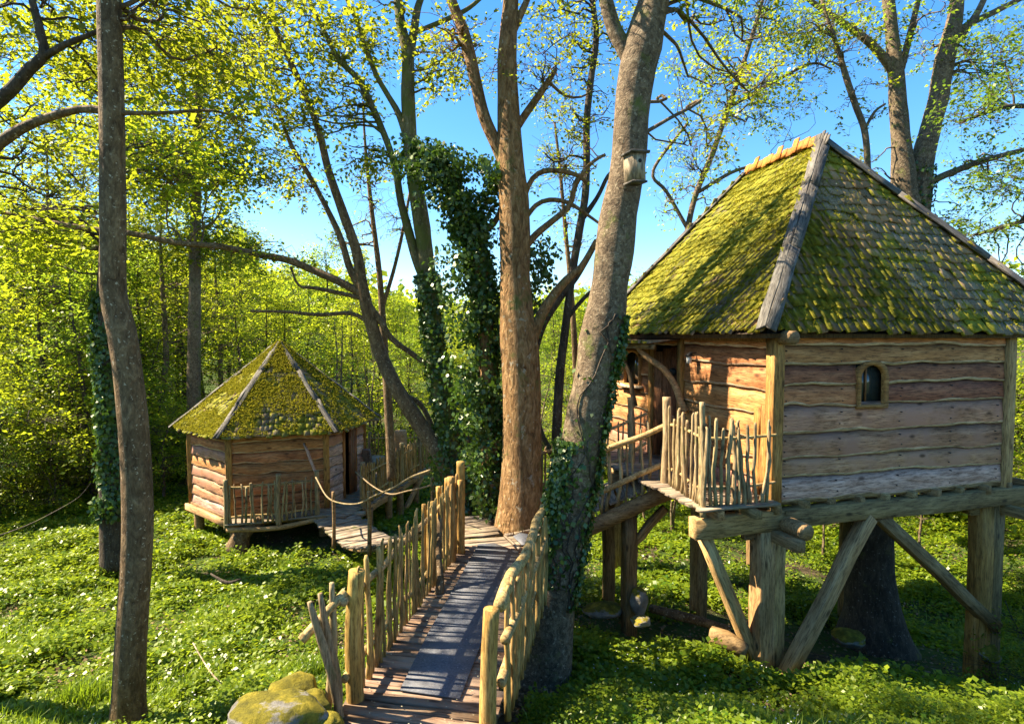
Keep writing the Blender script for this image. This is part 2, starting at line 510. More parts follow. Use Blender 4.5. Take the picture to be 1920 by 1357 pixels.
def ground_mat():
    m, nt, out = new_mat('forest_floor')
    pos = nt.nodes.new('ShaderNodeNewGeometry').outputs['Position']
    a = noise(nt, pos, 3.5, 8, 0.7)
    soil = ramp(nt, a, [(0.3, (0.022, 0.016, 0.010)), (0.5, (0.062, 0.045, 0.026)), (0.68, (0.13, 0.095, 0.055))])
    gr = ramp(nt, noise(nt, pos, 9, 6, 0.75), [(0.3, (0.022, 0.040, 0.008)), (0.6, (0.06, 0.09, 0.015)), (0.75, (0.11, 0.13, 0.02))])
    c = mixc(nt, ramp(nt, noise(nt, pos, 0.7, 5, 0.65), [(0.38, (0, 0, 0)), (0.5, (1,) * 3)]), soil, gr)
    b = nd(nt, 'ShaderNodeBump', {'Strength': 1.0, 'Distance': 0.06, 'Height': noise(nt, pos, 14, 6, 0.7)})
    bs = nd(nt, 'ShaderNodeBsdfPrincipled', {'Base Color': c, 'Roughness': 0.95, 'Normal': b.outputs[0], 'Specular IOR Level': 0.1})
    nt.links.new(bs.outputs[0], out.inputs[0])
    return m


M['ground'] = ground_mat()


def rock_mat(name, moss):
    m, nt, out = new_mat(name)
    ge = nt.nodes.new('ShaderNodeNewGeometry')
    pos = ge.outputs['Position']
    c = ramp(nt, noise(nt, pos, 5, 8, 0.7), [(0.3, (0.09, 0.08, 0.065)), (0.55, (0.22, 0.20, 0.165)), (0.75, (0.36, 0.33, 0.28))])
    sz = nd(nt, 'ShaderNodeSeparateXYZ', {0: ge.outputs['Normal']})
    up = nd(nt, 'ShaderNodeMapRange', {0: sz.outputs[2], 1: -0.2, 2: 0.9, 3: -0.12, 4: 0.22}).outputs[0]
    mf = nd(nt, 'ShaderNodeMath', {0: noise(nt, pos, 4, 6, 0.7), 1: up}, operation='ADD').outputs[0]
    mc = ramp(nt, noise(nt, pos, 9, 4, 0.7), [(0.3, (0.06, 0.055, 0.012)), (0.5, (0.15, 0.125, 0.016)), (0.72, (0.33, 0.25, 0.03))])
    c = mixc(nt, ramp(nt, mf, [(0.62 - moss, (0, 0, 0)), (0.70 - moss, (1,) * 3)]), c, mc)
    b = nd(nt, 'ShaderNodeBump', {'Strength': 0.9, 'Distance': 0.02, 'Height': noise(nt, pos, 30, 6, 0.75)})
    bs = nd(nt, 'ShaderNodeBsdfPrincipled', {'Base Color': c, 'Roughness': 0.92, 'Normal': b.outputs[0], 'Specular IOR Level': 0.1})
    nt.links.new(bs.outputs[0], out.inputs[0])
    return m


M['rock_moss'] = rock_mat('rock_moss', 0.22)
M['rock_dull'] = rock_mat('rock_dull', 0.03)
M['rock'] = rock_mat('rock', -0.05)


def mat_mat():
    m, nt, out = new_mat('rubber_mat')
    pos = nt.nodes.new('ShaderNodeNewGeometry').outputs['Position']
    c = ramp(nt, noise(nt, pos, 55, 4, 0.7), [(0.35, (0.035, 0.040, 0.052)), (0.7, (0.11, 0.115, 0.13))])
    sp = nd(nt, 'ShaderNodeTexVoronoi', {'Vector': pos, 'Scale': 26.0}).outputs[0]
    c = mixc(nt, ramp(nt, sp, [(0.09, (0.7,) * 3), (0.14, (0, 0, 0))]), c, (0.42, 0.40, 0.36))
    c = mixc(nt, ramp(nt, noise(nt, pos, 3, 5, 0.7), [(0.45, (0, 0, 0)), (0.7, (0.5,) * 3)]), c, (0.17, 0.15, 0.13))
    b = nd(nt, 'ShaderNodeBump', {'Strength': 0.6, 'Distance': 0.004, 'Height': noise(nt, pos, 180, 2)})
    bs = nd(nt, 'ShaderNodeBsdfPrincipled', {'Base Color': c, 'Roughness': 0.62, 'Normal': b.outputs[0]})
    nt.links.new(bs.outputs[0], out.inputs[0])
    return m


M['mat'] = mat_mat()


def glass_mat():
    m, nt, out = new_mat('window_glass')
    bs = nd(nt, 'ShaderNodeBsdfPrincipled', {'Base Color': (0.03, 0.035, 0.03, 1), 'Roughness': 0.08, 'Specular IOR Level': 0.6})
    nt.links.new(bs.outputs[0], out.inputs[0])
    return m


M['glass'] = glass_mat()

# ------------------------------------------------------------------ ground
def axis(a, b, fine0, fine1, step, growth=1.18):
    mid = list(np.arange(fine0, fine1 + 1e-6, step))
    lo, s = [], step
    x = fine0
    while x > a:
        s *= growth
        x -= s
        lo.append(x)
    hi, s = [], step
    x = mid[-1]
    while x < b:
        s *= growth
        x += s
        hi.append(x)
    return np.array(lo[::-1] + mid + hi)


gx = axis(-500, 500, -16, 12, 0.16)
gy = axis(-200, 700, 0, 24, 0.16)
GX, GY = np.meshgrid(gx, gy)
GZ = ground_z(GX, GY)
nx, ny = len(gx), len(gy)
ii = (np.arange(ny - 1)[:, None] * nx + np.arange(nx - 1)[None, :]).reshape(-1)
gm = mesh_np('ground', np.stack([GX, GY, GZ], -1).reshape(-1, 3), np.stack([ii, ii + 1, ii + nx + 1, ii + nx], 1), [M['ground']], None, True)
tag(put('ground', gm), kind='structure', label='woodland floor sloping down from the bank')


# ------------------------------------------------------------------ shared timber shapes
def frame(o, x, y, z=None):
    x = Vector([float(c) for c in x]).normalized()
    if z is None:
        y = Vector([float(c) for c in y]).normalized()
        z = x.cross(y).normalized()
        y = z.cross(x)
    else:
        z = Vector([float(c) for c in z]).normalized()
        y = z.cross(x).normalized()
        x = y.cross(z)
    m = Matrix.Identity(4)
    for i in range(3):
        m[i][0], m[i][1], m[i][2], m[i][3] = x[i], y[i], z[i], float(o[i])
    return m


def wframe(o, x, y):
    """wall frame: x along the wall, y outwards, z up"""
    m = Matrix.Identity(4)
    x = np.array(x, float) / np.linalg.norm(x)
    y = np.array(y, float) / np.linalg.norm(y)
    for i in range(3):
        m[i][0], m[i][1], m[i][2], m[i][3] = float(x[i]), float(y[i]), (0.0, 0.0, 1.0)[i], float(o[i])
    return m


def rough_box(name, L, W, H, mat, seed=0, wob=0.006, n=5, bev=0.006):
    """a sawn timber lying along X, centred on y and z, with slightly uneven arrises"""
    r = np.random.default_rng(seed)
    xs = np.linspace(-L / 2, L / 2, n)
    prof = np.array([[-W / 2 + bev, -H / 2], [W / 2 - bev, -H / 2], [W / 2, -H / 2 + bev], [W / 2, H / 2 - bev],
                     [W / 2 - bev, H / 2], [-W / 2 + bev, H / 2], [-W / 2, H / 2 - bev], [-W / 2, -H / 2 + bev]])
    k = len(prof)
    V = np.zeros((n, k, 3))
    V[:, :, 0] = xs[:, None]
    V[:, :, 1:] = prof[None] + r.normal(0, wob, (n, 1, 2)) + r.normal(0, wob * 0.4, (n, k, 2))
    V[0, :, 0] += r.normal(0, wob, k)
    V[-1, :, 0] += r.normal(0, wob, k)
    i = np.arange(n - 1)[:, None] * k
    s = np.arange(k)[None, :]
    s2 = (s + 1) % k
    Q = np.stack([i + s, i + s2, i + k + s2, i + k + s], -1).reshape(-1, 4)
    e = (n - 1) * k
    Qc = np.array([[0, 7, 2, 1], [7, 6, 3, 2], [6, 5, 4, 3], [e, e + 1, e + 2, e + 7], [e + 7, e + 2, e + 3, e + 6], [e + 6, e + 3, e + 4, e + 5]])
    return mesh_np(name, V.reshape(-1, 3), np.concatenate([Q, Qc]), [mat] if mat else None)


def timber(parent, name, a, b, W, H, mat, seed=0, up=(0, 0, 1), **k):
    a = Vector([float(c) for c in a])
    b = Vector([float(c) for c in b])
    d = b - a
    up = Vector(up)
    if abs(d.normalized().dot(up)) > 0.95:
        up = Vector((-0.963, -0.268, 0)) if abs(d.normalized().z) > 0.9 else Vector((0, 0, 1))
    y = up.cross(d)
    me = rough_box(name, d.length, W, H, mat, seed, **k)
    return put(name, me, parent, frame((a + b) / 2, d, y))


def pole(parent, name, pts, radii, mat, sides=9, amp=0.06, seed=0, step=0.12, ns=9):
    S = np.hstack([np.asarray(pts, float), np.asarray(radii, float)[:, None]])
    return put(name, limb_mesh(name, spline(S, step), mat, sides, amp, ns, seed), parent)


def picket_mesh(seed, mat, r=0.016, split=False):
    g = np.random.default_rng(seed)
    K = 8
    z = np.linspace(0, 1, K)
    p = np.zeros((K, 3))
    p[:, 2] = z
    p[:, 0] = np.cumsum(g.normal(0, 0.007, K))
    p[:, 1] = np.cumsum(g.normal(0, 0.006, K))
    p[:, :2] -= p[0, :2]
    R = r * (1.12 - 0.3 * z) * (1 + g.normal(0, 0.09, K))
    R[-1] *= 0.62
    p[-1, 2] = 1.0
    p[-2, 2] = 0.965
    V, T, Q = tubes(p[None], R[None], 6, 0.12, 30, seed, True, 1.45 if split else None)
    return MB().add(V, T, Q).mesh('picket', mat, True)


PICK = [picket_mesh(100 + i, M['picket'], split=i % 2 == 0) for i in range(8)]
PICKG = [picket_mesh(200 + i, M['picket_grey'], split=i % 3 == 0) for i in range(8)]


def path_at(path, s):
    path = np.asarray(path, float)
    d = np.linalg.norm(np.diff(path, axis=0), axis=1)
    c = np.concatenate([[0], np.cumsum(d)])
    s = np.clip(s, 0, c[-1] - 1e-6)
    i = min(int(np.searchsorted(c, s, side='right')) - 1, len(d) - 1)
    t = (s - c[i]) / d[i]
    return path[i] * (1 - t) + path[i + 1] * t, (path[i + 1] - path[i]) / d[i]


def plen(path):
    return float(np.linalg.norm(np.diff(np.asarray(path, float), axis=0), axis=1).sum())


def fence(name, label, path, sp=0.12, h=0.95, hv=0.06, posts=(), rails=(0.22, 0.80), rr=0.024, meshes=None, seed=0, wide=1.0, lean=0.03,
          post_mat=None, group=None, off=0.0, skip=()):
    """posts: list of (distance, height, radius). Pickets stand on the path, rails run past them on the side `off`"""
    g = np.random.default_rng(seed)
    meshes = meshes or PICK
    path = np.asarray(path, float)
    root = thing(name, label, 'fence', path[0], group)
    L = plen(path)
    n = int(L / sp)
    for i in range(n + 1):
        s = (i + g.uniform(-0.22, 0.22)) * sp
        if s > L or any(a < s < b for a, b in skip):
            continue
        p, d = path_at(path, s)
        H = h + g.uniform(-hv, hv)
        w = wide * g.uniform(0.8, 1.3)
        Mx = Matrix.Translation(Vector(p.tolist()) + Vector((0, 0, -0.05))) @ Matrix.Rotation(math.atan2(d[1], d[0]), 4, 'Z') @ \
            Matrix.Rotation(g.normal(0, lean), 4, 'Y') @ Matrix.Rotation(g.normal(0, lean * 0.7), 4, 'X') @ \
            Matrix.Diagonal((w, w * g.uniform(0.8, 1.1), H + 0.05, 1)) @ Matrix.Rotation(float(g.integers(0, 2)) * math.pi, 4, 'Z')
        put('picket', meshes[int(g.integers(0, len(meshes)))], root, Mx)
    for rh in rails:
        m = max(3, int(L / 0.35))
        pts = []
        for i in range(m + 1):
            p, d = path_at(path, L * i / m)
            nrm = np.array([-d[1], d[0], 0.0])
            nrm /= np.linalg.norm(nrm) + 1e-9
            pts.append(p + nrm * (off + g.normal(0, 0.005)) + np.array([0, 0, rh + g.normal(0, 0.014)]))
        e = (pts[0] - pts[1]) * 0.25
        pts = [pts[0] + e] + pts + [pts[-1] - (pts[-2] - pts[-1]) * 0.2]
        pole(root, 'rail', pts, np.linspace(rr * 1.15, rr * 0.85, len(pts)), M['rail'], 8, 0.1, seed + int(rh * 100), 0.1, 14)
    for k, (s, H, r) in enumerate(posts):
        p, d = path_at(path, s)
        pts = [p + (0, 0, -0.12), p + (g.normal(0, 0.008), g.normal(0, 0.008), H * 0.5), p + (g.normal(0, 0.012), g.normal(0, 0.012), H)]
        pole(root, 'post', pts, [r * 1.08, r, r * 0.96], post_mat or M['post_peeled'], 12, 0.13, seed * 7 + k, 0.06, 12)
    return root


def plank_mesh(seed, mat, W=0.1, H=0.032, L=1.0):
    return rough_box('plank', L, W, H, mat, seed, 0.0035, 4, 0.004)


DECK = [plank_mesh(300 + i, M['deck']) for i in range(6)]
DECKG = [plank_mesh(320 + i, M['deck_grey']) for i in range(6)]


def planks(parent, path, width, pw=0.1, gap=0.012, meshes=None, seed=0, ends=0.02, wfun=None, skew=0.0):
    g = np.random.default_rng(seed)
    meshes = meshes or DECK
    L = plen(path)
    s = pw / 2
    while s < L:
        p, d = path_at(path, s)
        w = wfun(s / L) if wfun else width
        th = math.atan2(d[1], d[0]) + g.normal(0, 0.012) + skew
        pit = math.asin(max(-1, min(1, d[2])))
        ww = pw * g.uniform(0.88, 1.08) / 0.1
        Mx = Matrix.Translation(Vector(p.tolist()) + Vector((0, 0, g.normal(0, 0.004) - 0.016))) @ Matrix.Rotation(th, 4, 'Z') @ \
            Matrix.Rotation(-pit, 4, 'Y') @ Matrix.Rotation(g.normal(0, 0.008), 4, 'X') @ Matrix.Translation((0, g.normal(0, ends), 0)) @ \
            Matrix.Rotation(math.pi / 2, 4, 'Z') @ Matrix.Diagonal((w, ww, 1, 1))
        put('plank', meshes[int(g.integers(0, len(meshes)))], parent, Mx)
        s += pw * (ww * 0.1 / pw) + gap


# ------------------------------------------------------------------ board-clad walls
def board(parent, o, xd, nd_, L, zt, zb, mat, seed, wob=0.022, lip=0.03, name='board'):
    """waney-edged board: local X along the wall, Y outwards, Z up; o = left end at z 0"""
    g = np.random.default_rng(seed)
    n = max(3, int(L / 0.06))
    xs = np.linspace(0, L, n + 1)
    q = np.stack([xs + seed * 3.7, np.zeros(n + 1), np.zeros(n + 1)], 1)
    lw = (fbm(q, 2.2, seed, 4) - 0.5) * 2 * wob * 1.6
    lw2 = (fbm(q, 4.0, seed + 5, 3) - 0.5) * 2 * wob * 0.7
    h = zt - zb
    zl = zb + lw
    zm = zl + lip * (0.9 + 0.8 * (vnoise(q, 3.0, seed + 9) - 0.4)) + lw2 * 0.5
    tilt = 0.030
    P0 = np.stack([xs, np.full(n + 1, 0.004), np.full(n + 1, zt + 0.03)], 1)
    P1 = np.stack([xs, 0.004 + tilt * 0.5 + (vnoise(q, 3, seed + 1) - 0.5) * 0.006, (zt + zm) / 2], 1)
    P2 = np.stack([xs, 0.004 + tilt + (vnoise(q, 3, seed + 2) - 0.5) * 0.008, zm], 1)
    P3 = np.stack([xs, 0.001 + tilt * 0.78 + 0 * xs, zl], 1)
    P4 = np.stack([xs, 0 * xs + 0.0005, zl + 0.006], 1)
    V = np.stack([P0, P1, P2, P3, P4], 0)
    V[:, 0, 0] += g.uniform(0, 0.01)
    V = V.reshape(-1, 3)
    k = n + 1
    i = np.arange(n)
    Q, mi = [], []
    for r_ in range(4):
        Q.append(np.stack([r_ * k + i, (r_ + 1) * k + i, (r_ + 1) * k + i + 1, r_ * k + i + 1], 1))
        mi += [1 if r_ == 2 else 0] * n
    Q.append(np.stack([4 * k + i, i, i + 1, 4 * k + i + 1], 1))
    mi += [0] * n
    e = n
    T = np.array([[0, 2 * k, k], [0, 3 * k, 2 * k], [0, 4 * k, 3 * k], [e, k + e, 2 * k + e], [e, 2 * k + e, 3 * k + e], [e, 3 * k + e, 4 * k + e]])
    mi += [0] * 6
    me = mesh_np(name, V, [np.concatenate(Q), T], [mat, M['sapwood']], mi)
    return put(name, me, parent, wframe(o, xd, nd_))


def wall_boards(parent, A, xd, nrm, z_edges, mats, L, gaps=(), seed=0, wob=0.022, lip=0.03):
    """gaps: (x0, x1, z0, z1) openings the boards stop at"""
    for r_ in range(len(z_edges) - 1):
        zt, zb = z_edges[r_], z_edges[r_ + 1]
        segs = [(0.0, L)]
        for (x0, x1, z0, z1) in gaps:
            if zb + 0.04 < z1 and zt - 0.02 > z0:
                segs = [s for (a, b) in segs for s in ((a, min(b, x0)), (max(a, x1), b)) if s[1] - s[0] > 0.03] if True else segs
        for k, (a, b) in enumerate(segs):
            mt = mats[r_]
            if isinstance(mt, (list, tuple)):
                mt = mt[min(k, len(mt) - 1)]
            board(parent, np.array(A) + np.array(xd) * a, xd, nrm, b - a, zt, zb, M[mt], seed + r_ * 5 + k, wob, lip)


def slab_between(parent, name, A, xd, nrm, x0, x1, z0, z1, t, mat, off=0.0):
    """upright slab in the wall plane, its outer face `off` from the plane"""
    me = mesh_np(name, box_v(x0, x1, off - t, off, z0, z1), BOXQ, [mat])
    # (frame's y is outwards)
    return put(name, me, parent, wframe(A, xd, nrm))


# ------------------------------------------------------------------ shingled roofs
def shingle_variant(seed):
    g = np.random.default_rng(seed)
    V = box_v(-0.5, 0.5, 0, 1, 0, 1)
    V[:, 1] += 0
    b = g.uniform(-0.10, 0.06, 2)
    V[0, 1] += b[0]
    V[4, 1] += b[0]
    V[1, 1] += b[1]
    V[5, 1] += b[1]
    V[0, 0] += g.uniform(0, 0.06)
    V[4, 0] = V[0, 0]
    # thickness: butt (y=0) 0.02, head 0.004
    for i in (4, 5):
        V[i, 2] = 0.030 + g.uniform(-0.006, 0.009)
    for i in (6, 7):
        V[i, 2] = 0.005
    return V


SHV = [shingle_variant(400 + i) for i in range(8)]
SHM = [mesh_np('shingle', v, BOXQ, [M['shingle']]) for v in SHV]


def face_shingles(EL, ER, TR, TL, exp=0.165, w=0.115, seed=0, jit=1.0):
    """list of (matrix, variant, centre) covering the roof face"""
    g = np.random.default_rng(seed)
    EL, ER, TR, TL = [Vector([float(c) for c in p]) for p in (EL, ER, TR, TL)]
    X = (ER - EL).normalized()
    N = X.cross(TL - EL).normalized()
    Y = N.cross(X)
    S = (TL - EL).dot(Y)
    xl1 = (TL - EL).dot(X)
    xr0 = (ER - EL).length
    xr1 = (TR - EL).dot(X)
    out = []
    rows = int(S / exp)
    for k in range(rows):
        s = k * exp
        f = s / S
        a, b = xl1 * f, xr0 + (xr1 - xr0) * f
        x = a + g.uniform(-w, 0) * 0.6
        while x < b:
            ww = w * g.uniform(0.6, 1.5)
            cx = x + ww / 2
            if cx > a + ww * 0.45 and cx < b - ww * 0.45:
                ln = exp * 1.9
                if s + ln > S:
                    ln = max(0.05, S - s)
                sj = g.uniform(-0.036, 0.036) * jit - (g.uniform(0, 0.05) if k == 0 else 0)
                p = EL + X * cx + Y * (s + sj) + N * (0.016 + g.uniform(0, 0.008) * jit)
                tilt = Matrix.Rotation(-0.06 + g.normal(0, 0.012) * jit, 4, 'X')
                Mx = frame(p, X, Y) @ Matrix.Rotation(g.normal(0, 0.025) * jit, 4, 'Z') @ tilt @ Matrix.Diagonal((ww * 0.97, ln, g.uniform(0.8, 1.3), 1))
                out.append((Mx, int(g.integers(0, 8)), p))
            x += ww
    return out, (X, Y, N)


def merged_shingles(name, items, parent, mat='shingle'):
    mb = MB()
    for (Mx, v, p) in items:
        A = np.array(Mx)
        mb.add(SHV[v] @ A[:3, :3].T + A[:3, 3], Q=BOXQ)
    o = put(name, mb.mesh(name, M[mat]), parent)
    o['kind'] = 'stuff'
    return o


def moss_tufts(name, EL, ER, TR, TL, n, parent, size=0.022, seed=0, thr=0.5, clump=1.6, h=0.03, mat='moss'):
    g = np.random.default_rng(seed)
    EL, ER, TR, TL = [np.array(p, float) for p in (EL, ER, TR, TL)]
    u = g.random(n)
    v = g.random(n) ** 1.15
    B = EL + (ER - EL) * u[:, None]
    T = TL + (TR - TL) * u[:, None]
    p = B * (1 - v[:, None]) + T * v[:, None]
    m = fbm(p, clump, 31, 4) + g.normal(0, 0.03, n)
    p = p[m > thr]
    X = (ER - EL) / np.linalg.norm(ER - EL)
    N = np.cross(X, TL - EL)
    N /= np.linalg.norm(N)
    p = p + N * (g.random(len(p)) * h + 0.012)[:, None]
    return put_tufts(name, p, N, size, g, parent, mat)


def put_tufts(name, p, N, size, g, parent, mat):
    k = len(p)
    d = g.normal(0, 1, (k, 3))
    d = d + N * 1.2
    d /= np.linalg.norm(d, axis=1, keepdims=True)
    t = np.cross(d, g.normal(0, 1, (k, 3)))
    t /= np.linalg.norm(t, axis=1, keepdims=True) + 1e-9
    s = (size * g.uniform(0.5, 1.3, k))[:, None]
    V = np.stack([p - t * s * 0.4, p + t * s * 0.4, p + d * s], 1).reshape(-1, 3)
    T = np.arange(3 * k).reshape(-1, 3)
    o = put(name, mesh_np(name, V, T, [M[mat]]), parent)
    o['kind'] = 'stuff'
    return o


# ------------------------------------------------------------------ large treehouse
A0 = np.array([3.14, 7.0, 0.0])
U = np.array([0.963, 0.268, 0.0])
U /= np.linalg.norm(U)
Vv = np.array([-0.268, 0.963, 0.0])
Vv /= np.linalg.norm(Vv)
Z1 = np.array([0, 0, 1.0])


def H(u, v, z):
    return A0 + U * u + Vv * v + Z1 * z


big = thing('treehouse', 'large square treehouse on tall timber stilts with steep mossy shingle roof', 'treehouse', H(1.8, 2.3, gz(4.5, 9.5)))
WF, DL = 3.74, 4.75
zed = [0.08, -0.10, -0.34, -0.575, -0.83, -1.165, -1.46, -1.70, -1.985]
win_front = (1.19, 1.66, -0.86, -0.30)
wall_boards(big, H(0.07, 0, 0), U, -Vv, zed, ['board_tan', 'board_tan', ['board_red', 'board_red'], ['board_tan', 'board_red'], 'board_grey', 'board_grey', 'board_grey', 'board_white'],
            WF - 0.13, [(win_front[0] - 0.07, win_front[1] - 0.07, -0.80, -0.345)], 11)
zed_l = [0.08, -0.12, -0.36, -0.66, -0.95, -1.25, -1.52, -1.76, -1.985]
door_l = (2.02, 2.84, -1.93, -0.12)
win_l = (3.28, 3.92, -0.86, -0.22)
# left wall: x axis runs from the far end towards the camera so that y points outwards
LA = H(0, DL, 0)
wall_boards(big, LA, -Vv, -U, zed_l, ['board_tan'] * 6 + ['board_tan', 'board_grey'], DL - 0.07,
            [(DL - door_l[1], DL - door_l[0], door_l[2] - 0.1, door_l[3]), (DL - win_l[1], DL - win_l[0], win_l[2], win_l[3])], 47)
wall_boards(big, H(WF, 0, 0), Vv, U, zed, ['board_grey'] * 8, DL, (), 90)
wall_boards(big, H(WF, DL, 0), -U, Vv, zed, ['board_grey'] * 8, WF, (), 130)


def shell(parent, A, xd, nrm, L, z0, z1, hole=None):
    mb = MB()
    t = 0.05
    boxes = [(0, L, z0, z1)]
    if hole:
        hs_ = sorted(hole)
        boxes = []
        x = 0
        for (a, b, c, d) in hs_:
            boxes += [(x, a, z0, z1), (a, b, z0, c), (a, b, d, z1)]
            x = b
        boxes.append((x, L, z0, z1))
    for (a, b, c, d) in boxes:
        if b - a > 0.001 and d - c > 0.001:
            mb.add(box_v(a, b, -t, -0.001, c, d), Q=BOXQ)
    return put('wall_core', mb.mesh('wall_core', M['sheath']), parent, wframe(A, xd, nrm))


shell(big, H(0.05, 0, 0), U, -Vv, WF - 0.1, -1.95, 0.10, [(win_front[0] - 0.05, win_front[1] - 0.05, win_front[2], win_front[3])])
shell(big, H(0, DL, 0), -Vv, -U, DL, -1.95, 0.10, [(DL - win_l[1], DL - win_l[0], win_l[2], win_l[3]), (DL - door_l[1], DL - door_l[0], -1.93, door_l[3])])
shell(big, H(WF, 0.05, 0), Vv, U, DL - 0.1, -1.95, 0.10)
shell(big, H(WF - .05, DL, 0), -U, Vv, WF - 0.1, -1.95, 0.10)
put('floor', mesh_np('floor', box_v(-0.02, WF + .02, -0.02, DL, -2.02, -1.96), BOXQ, [M['beam']]), big, frame(A0, U, Vv))

# nail heads on the front boards
nl_ = MB()
for r_ in range(1, 8):
    zc = (zed[r_] + zed[r_ + 1]) / 2
    for u_ in (0.14, 0.95, 1.9, 2.75, 3.58):
        for dz_ in (-0.06, 0.07):
            uu, zz = u_ + rng.normal(0, 0.02), zc + dz_ + rng.normal(0, 0.01)
            nl_.add(box_v(uu - 0.006, uu + 0.006, 0.012, 0.042, zz - 0.006, zz + 0.006), Q=BOXQ)
o_ = put('nail_heads', nl_.mesh('nail_heads', M['iron']), big, wframe(A0, U, -Vv))
o_['kind'] = 'stuff'

# posts
for k, (u, v, w, z0, z1, mt) in enumerate([(0.0, 0.0, 0.15, -2.0, 0.10, 'post_warm'), (WF + 0.03, 0.0, 0.14, -2.35, 0.12, 'beam_pale'),
                                           (0.0, DL, 0.14, -2.0, 0.1, 'post_warm'), (WF, DL, 0.14, -2.0, 0.1, 'beam')]):
    timber(big, 'corner_post', H(u, v, z0), H(u, v, z1), w, w, M[mt], 20 + k, wob=0.004)
timber(big, 'door_post', H(-0.03, door_l[0] - 0.05, -1.98), H(-0.03, door_l[0] - 0.05, 0.05), 0.10, 0.12, M['post_warm'], 31)
timber(big, 'door_post', H(-0.03, door_l[1] + 0.04, -1.98), H(-0.03, door_l[1] + 0.04, 0.05), 0.08, 0.12, M['post_warm'], 32)
for k, vv in enumerate((0.11, 0.235)):
    timber(big, 'upright_board', H(-0.045, vv, -1.97), H(-0.045, vv, -0.82 - 0.05 * k), 0.105, 0.035, M['post_warm'], 35 + k, up=tuple(-U))
# log end under the eave at the corner
pole(big, 'wall_plate', [H(0.02, -0.28, 0.0), H(0.02, 1.5, 0.02), H(0.02, DL, 0.02)], [0.085, 0.08, 0.08], M['beam'], 10, 0.05, 3)
timber(big, 'wall_plate', H(-0.10, -0.06, 0.10), H(WF + 1.3, -0.06, 0.10), 0.07, 0.10, M['post_warm'], 37)

# front window: waney surround, frame with arched head, glass
wf = put('window', mesh_np('window', box_v(1.20, 1.65, -0.045, -0.035, -0.84, -0.32), BOXQ, [M['glass']]), big, wframe(A0, U, -Vv))


def surround(parent, x0, x1, z0, z1, arch, wid, frm, mat, seed, proud=0.05, wavy=0.02, name='window_frame'):
    """arched opening in a flat wavy-edged frame"""
    n = 10
    ang = np.linspace(0, math.pi, n + 1)
    cx, hw = (x0 + x1) / 2, (x1 - x0) / 2
    inn = [(x1, z0)] + [(cx + hw * math.cos(a), z1 - arch + arch * math.sin(a)) for a in ang] + [(x0, z0)]
    out = []
    g = np.random.default_rng(seed)
    for (x, z) in inn:
        dx = (x - cx) / hw
        ox = x + math.copysign(wid * (0.8 + g.uniform(-0.3, 0.5) * wavy / 0.02), dx) if abs(dx) > 0.25 else x
        oz = z + (wid * 0.9 if z > z1 - arch + 0.01 else (-wid * 0.5 if z <= z0 + 0.001 else 0))
        out.append((ox, oz))
    k = len(inn)
    V = []
    for y in (0.0, proud):
        V += [(x, y, z) for x, z in inn] + [(x, y, z) for x, z in out]
    Q = []
    for i in range(k - 1):
        a, b, c, d = i, i + 1, k + i + 1, k + i
        Q += [[2 * k + a, 2 * k + d, 2 * k + c, 2 * k + b], [a, 2 * k + a, 2 * k + b, b], [d, c, 2 * k + c, 2 * k + d]]
    # sill
    V = np.array(V)
    mb = MB().add(V, Q=np.array(Q))
    mb.add(box_v(x0 - wid * 0.9, x1 + wid * 0.9, 0, proud + 0.008, z0 - 0.045, z0), Q=BOXQ)
    return put(name, mb.mesh(name, mat), parent, frm)


surround(wf, 1.245, 1.605, -0.84, -0.345, 0.15, 0.062, wframe(A0, U, -Vv), M['post_warm'], 5)
put('glazing_bar', mesh_np('glazing_bar', box_v(1.365, 1.385, -0.033, -0.01, -0.83, -0.25), BOXQ, [M['door']]), wf, wframe(A0, U, -Vv))
# left wall window
FL = wframe(H(0, DL, 0), -Vv, -U)
wl = put('window', mesh_np('window', box_v(DL - win_l[1] + 0.02, DL - win_l[0] - 0.02, -0.045, -0.035, win_l[2], win_l[3]), BOXQ, [M['glass']]), big, FL)
surround(wl, DL - win_l[1] + 0.05, DL - win_l[0] - 0.05, win_l[2] + 0.04, win_l[3] - 0.03, 0.12, 0.05, FL, M['post_warm'], 8, 0.055, 0.03)
timber(wl, 'sill', H(-0.07, win_l[0] - 0.1, win_l[2] - 0.0), H(-0.07, win_l[1] + 0.1, win_l[2] - 0.0), 0.13, 0.04, M['sapwood'], 12)
# door, ajar
dh = H(-0.02, door_l[1] - 0.03, 0)
dd = (-Vv * 0.90 + U * 0.43)
dd /= np.linalg.norm(dd)
dn = np.cross(dd, Z1)
door = put('door', mesh_np('door', box_v(0, 0.02, -0.02, 0.02, -1.9, -0.2), BOXQ, [M['door']]), big, wframe(dh, dd, dn))
for k in range(5):
    put('door_board', mesh_np('door_board', box_v(k * 0.15 + 0.02, k * 0.15 + 0.165, -0.022, 0.022, -1.92, -0.15 - 0.02 * (k - 2) ** 2), BOXQ, [M['door']]), door, wframe(dh, dd, dn))
V_, T_, Q_ = tubes(np.array([[[0.36, 0.03, -0.55], [0.36, 0.05, -0.55]]]), np.array([[0.07, 0.06]]), 14)
put('knocker', MB().add(V_, T_, Q_).mesh('knocker', M['iron']), door, wframe(dh, dd, dn))
V_, T_, Q_ = tubes(np.array([[[0.70, 0.02, -1.08], [0.70, 0.06, -1.06], [0.70, 0.06, -0.96], [0.70, 0.02, -0.94]]]), np.full((1, 4), 0.012), 6)
put('handle', MB().add(V_, T_, Q_).mesh('handle', M['iron']), door, wframe(dh, dd, dn))

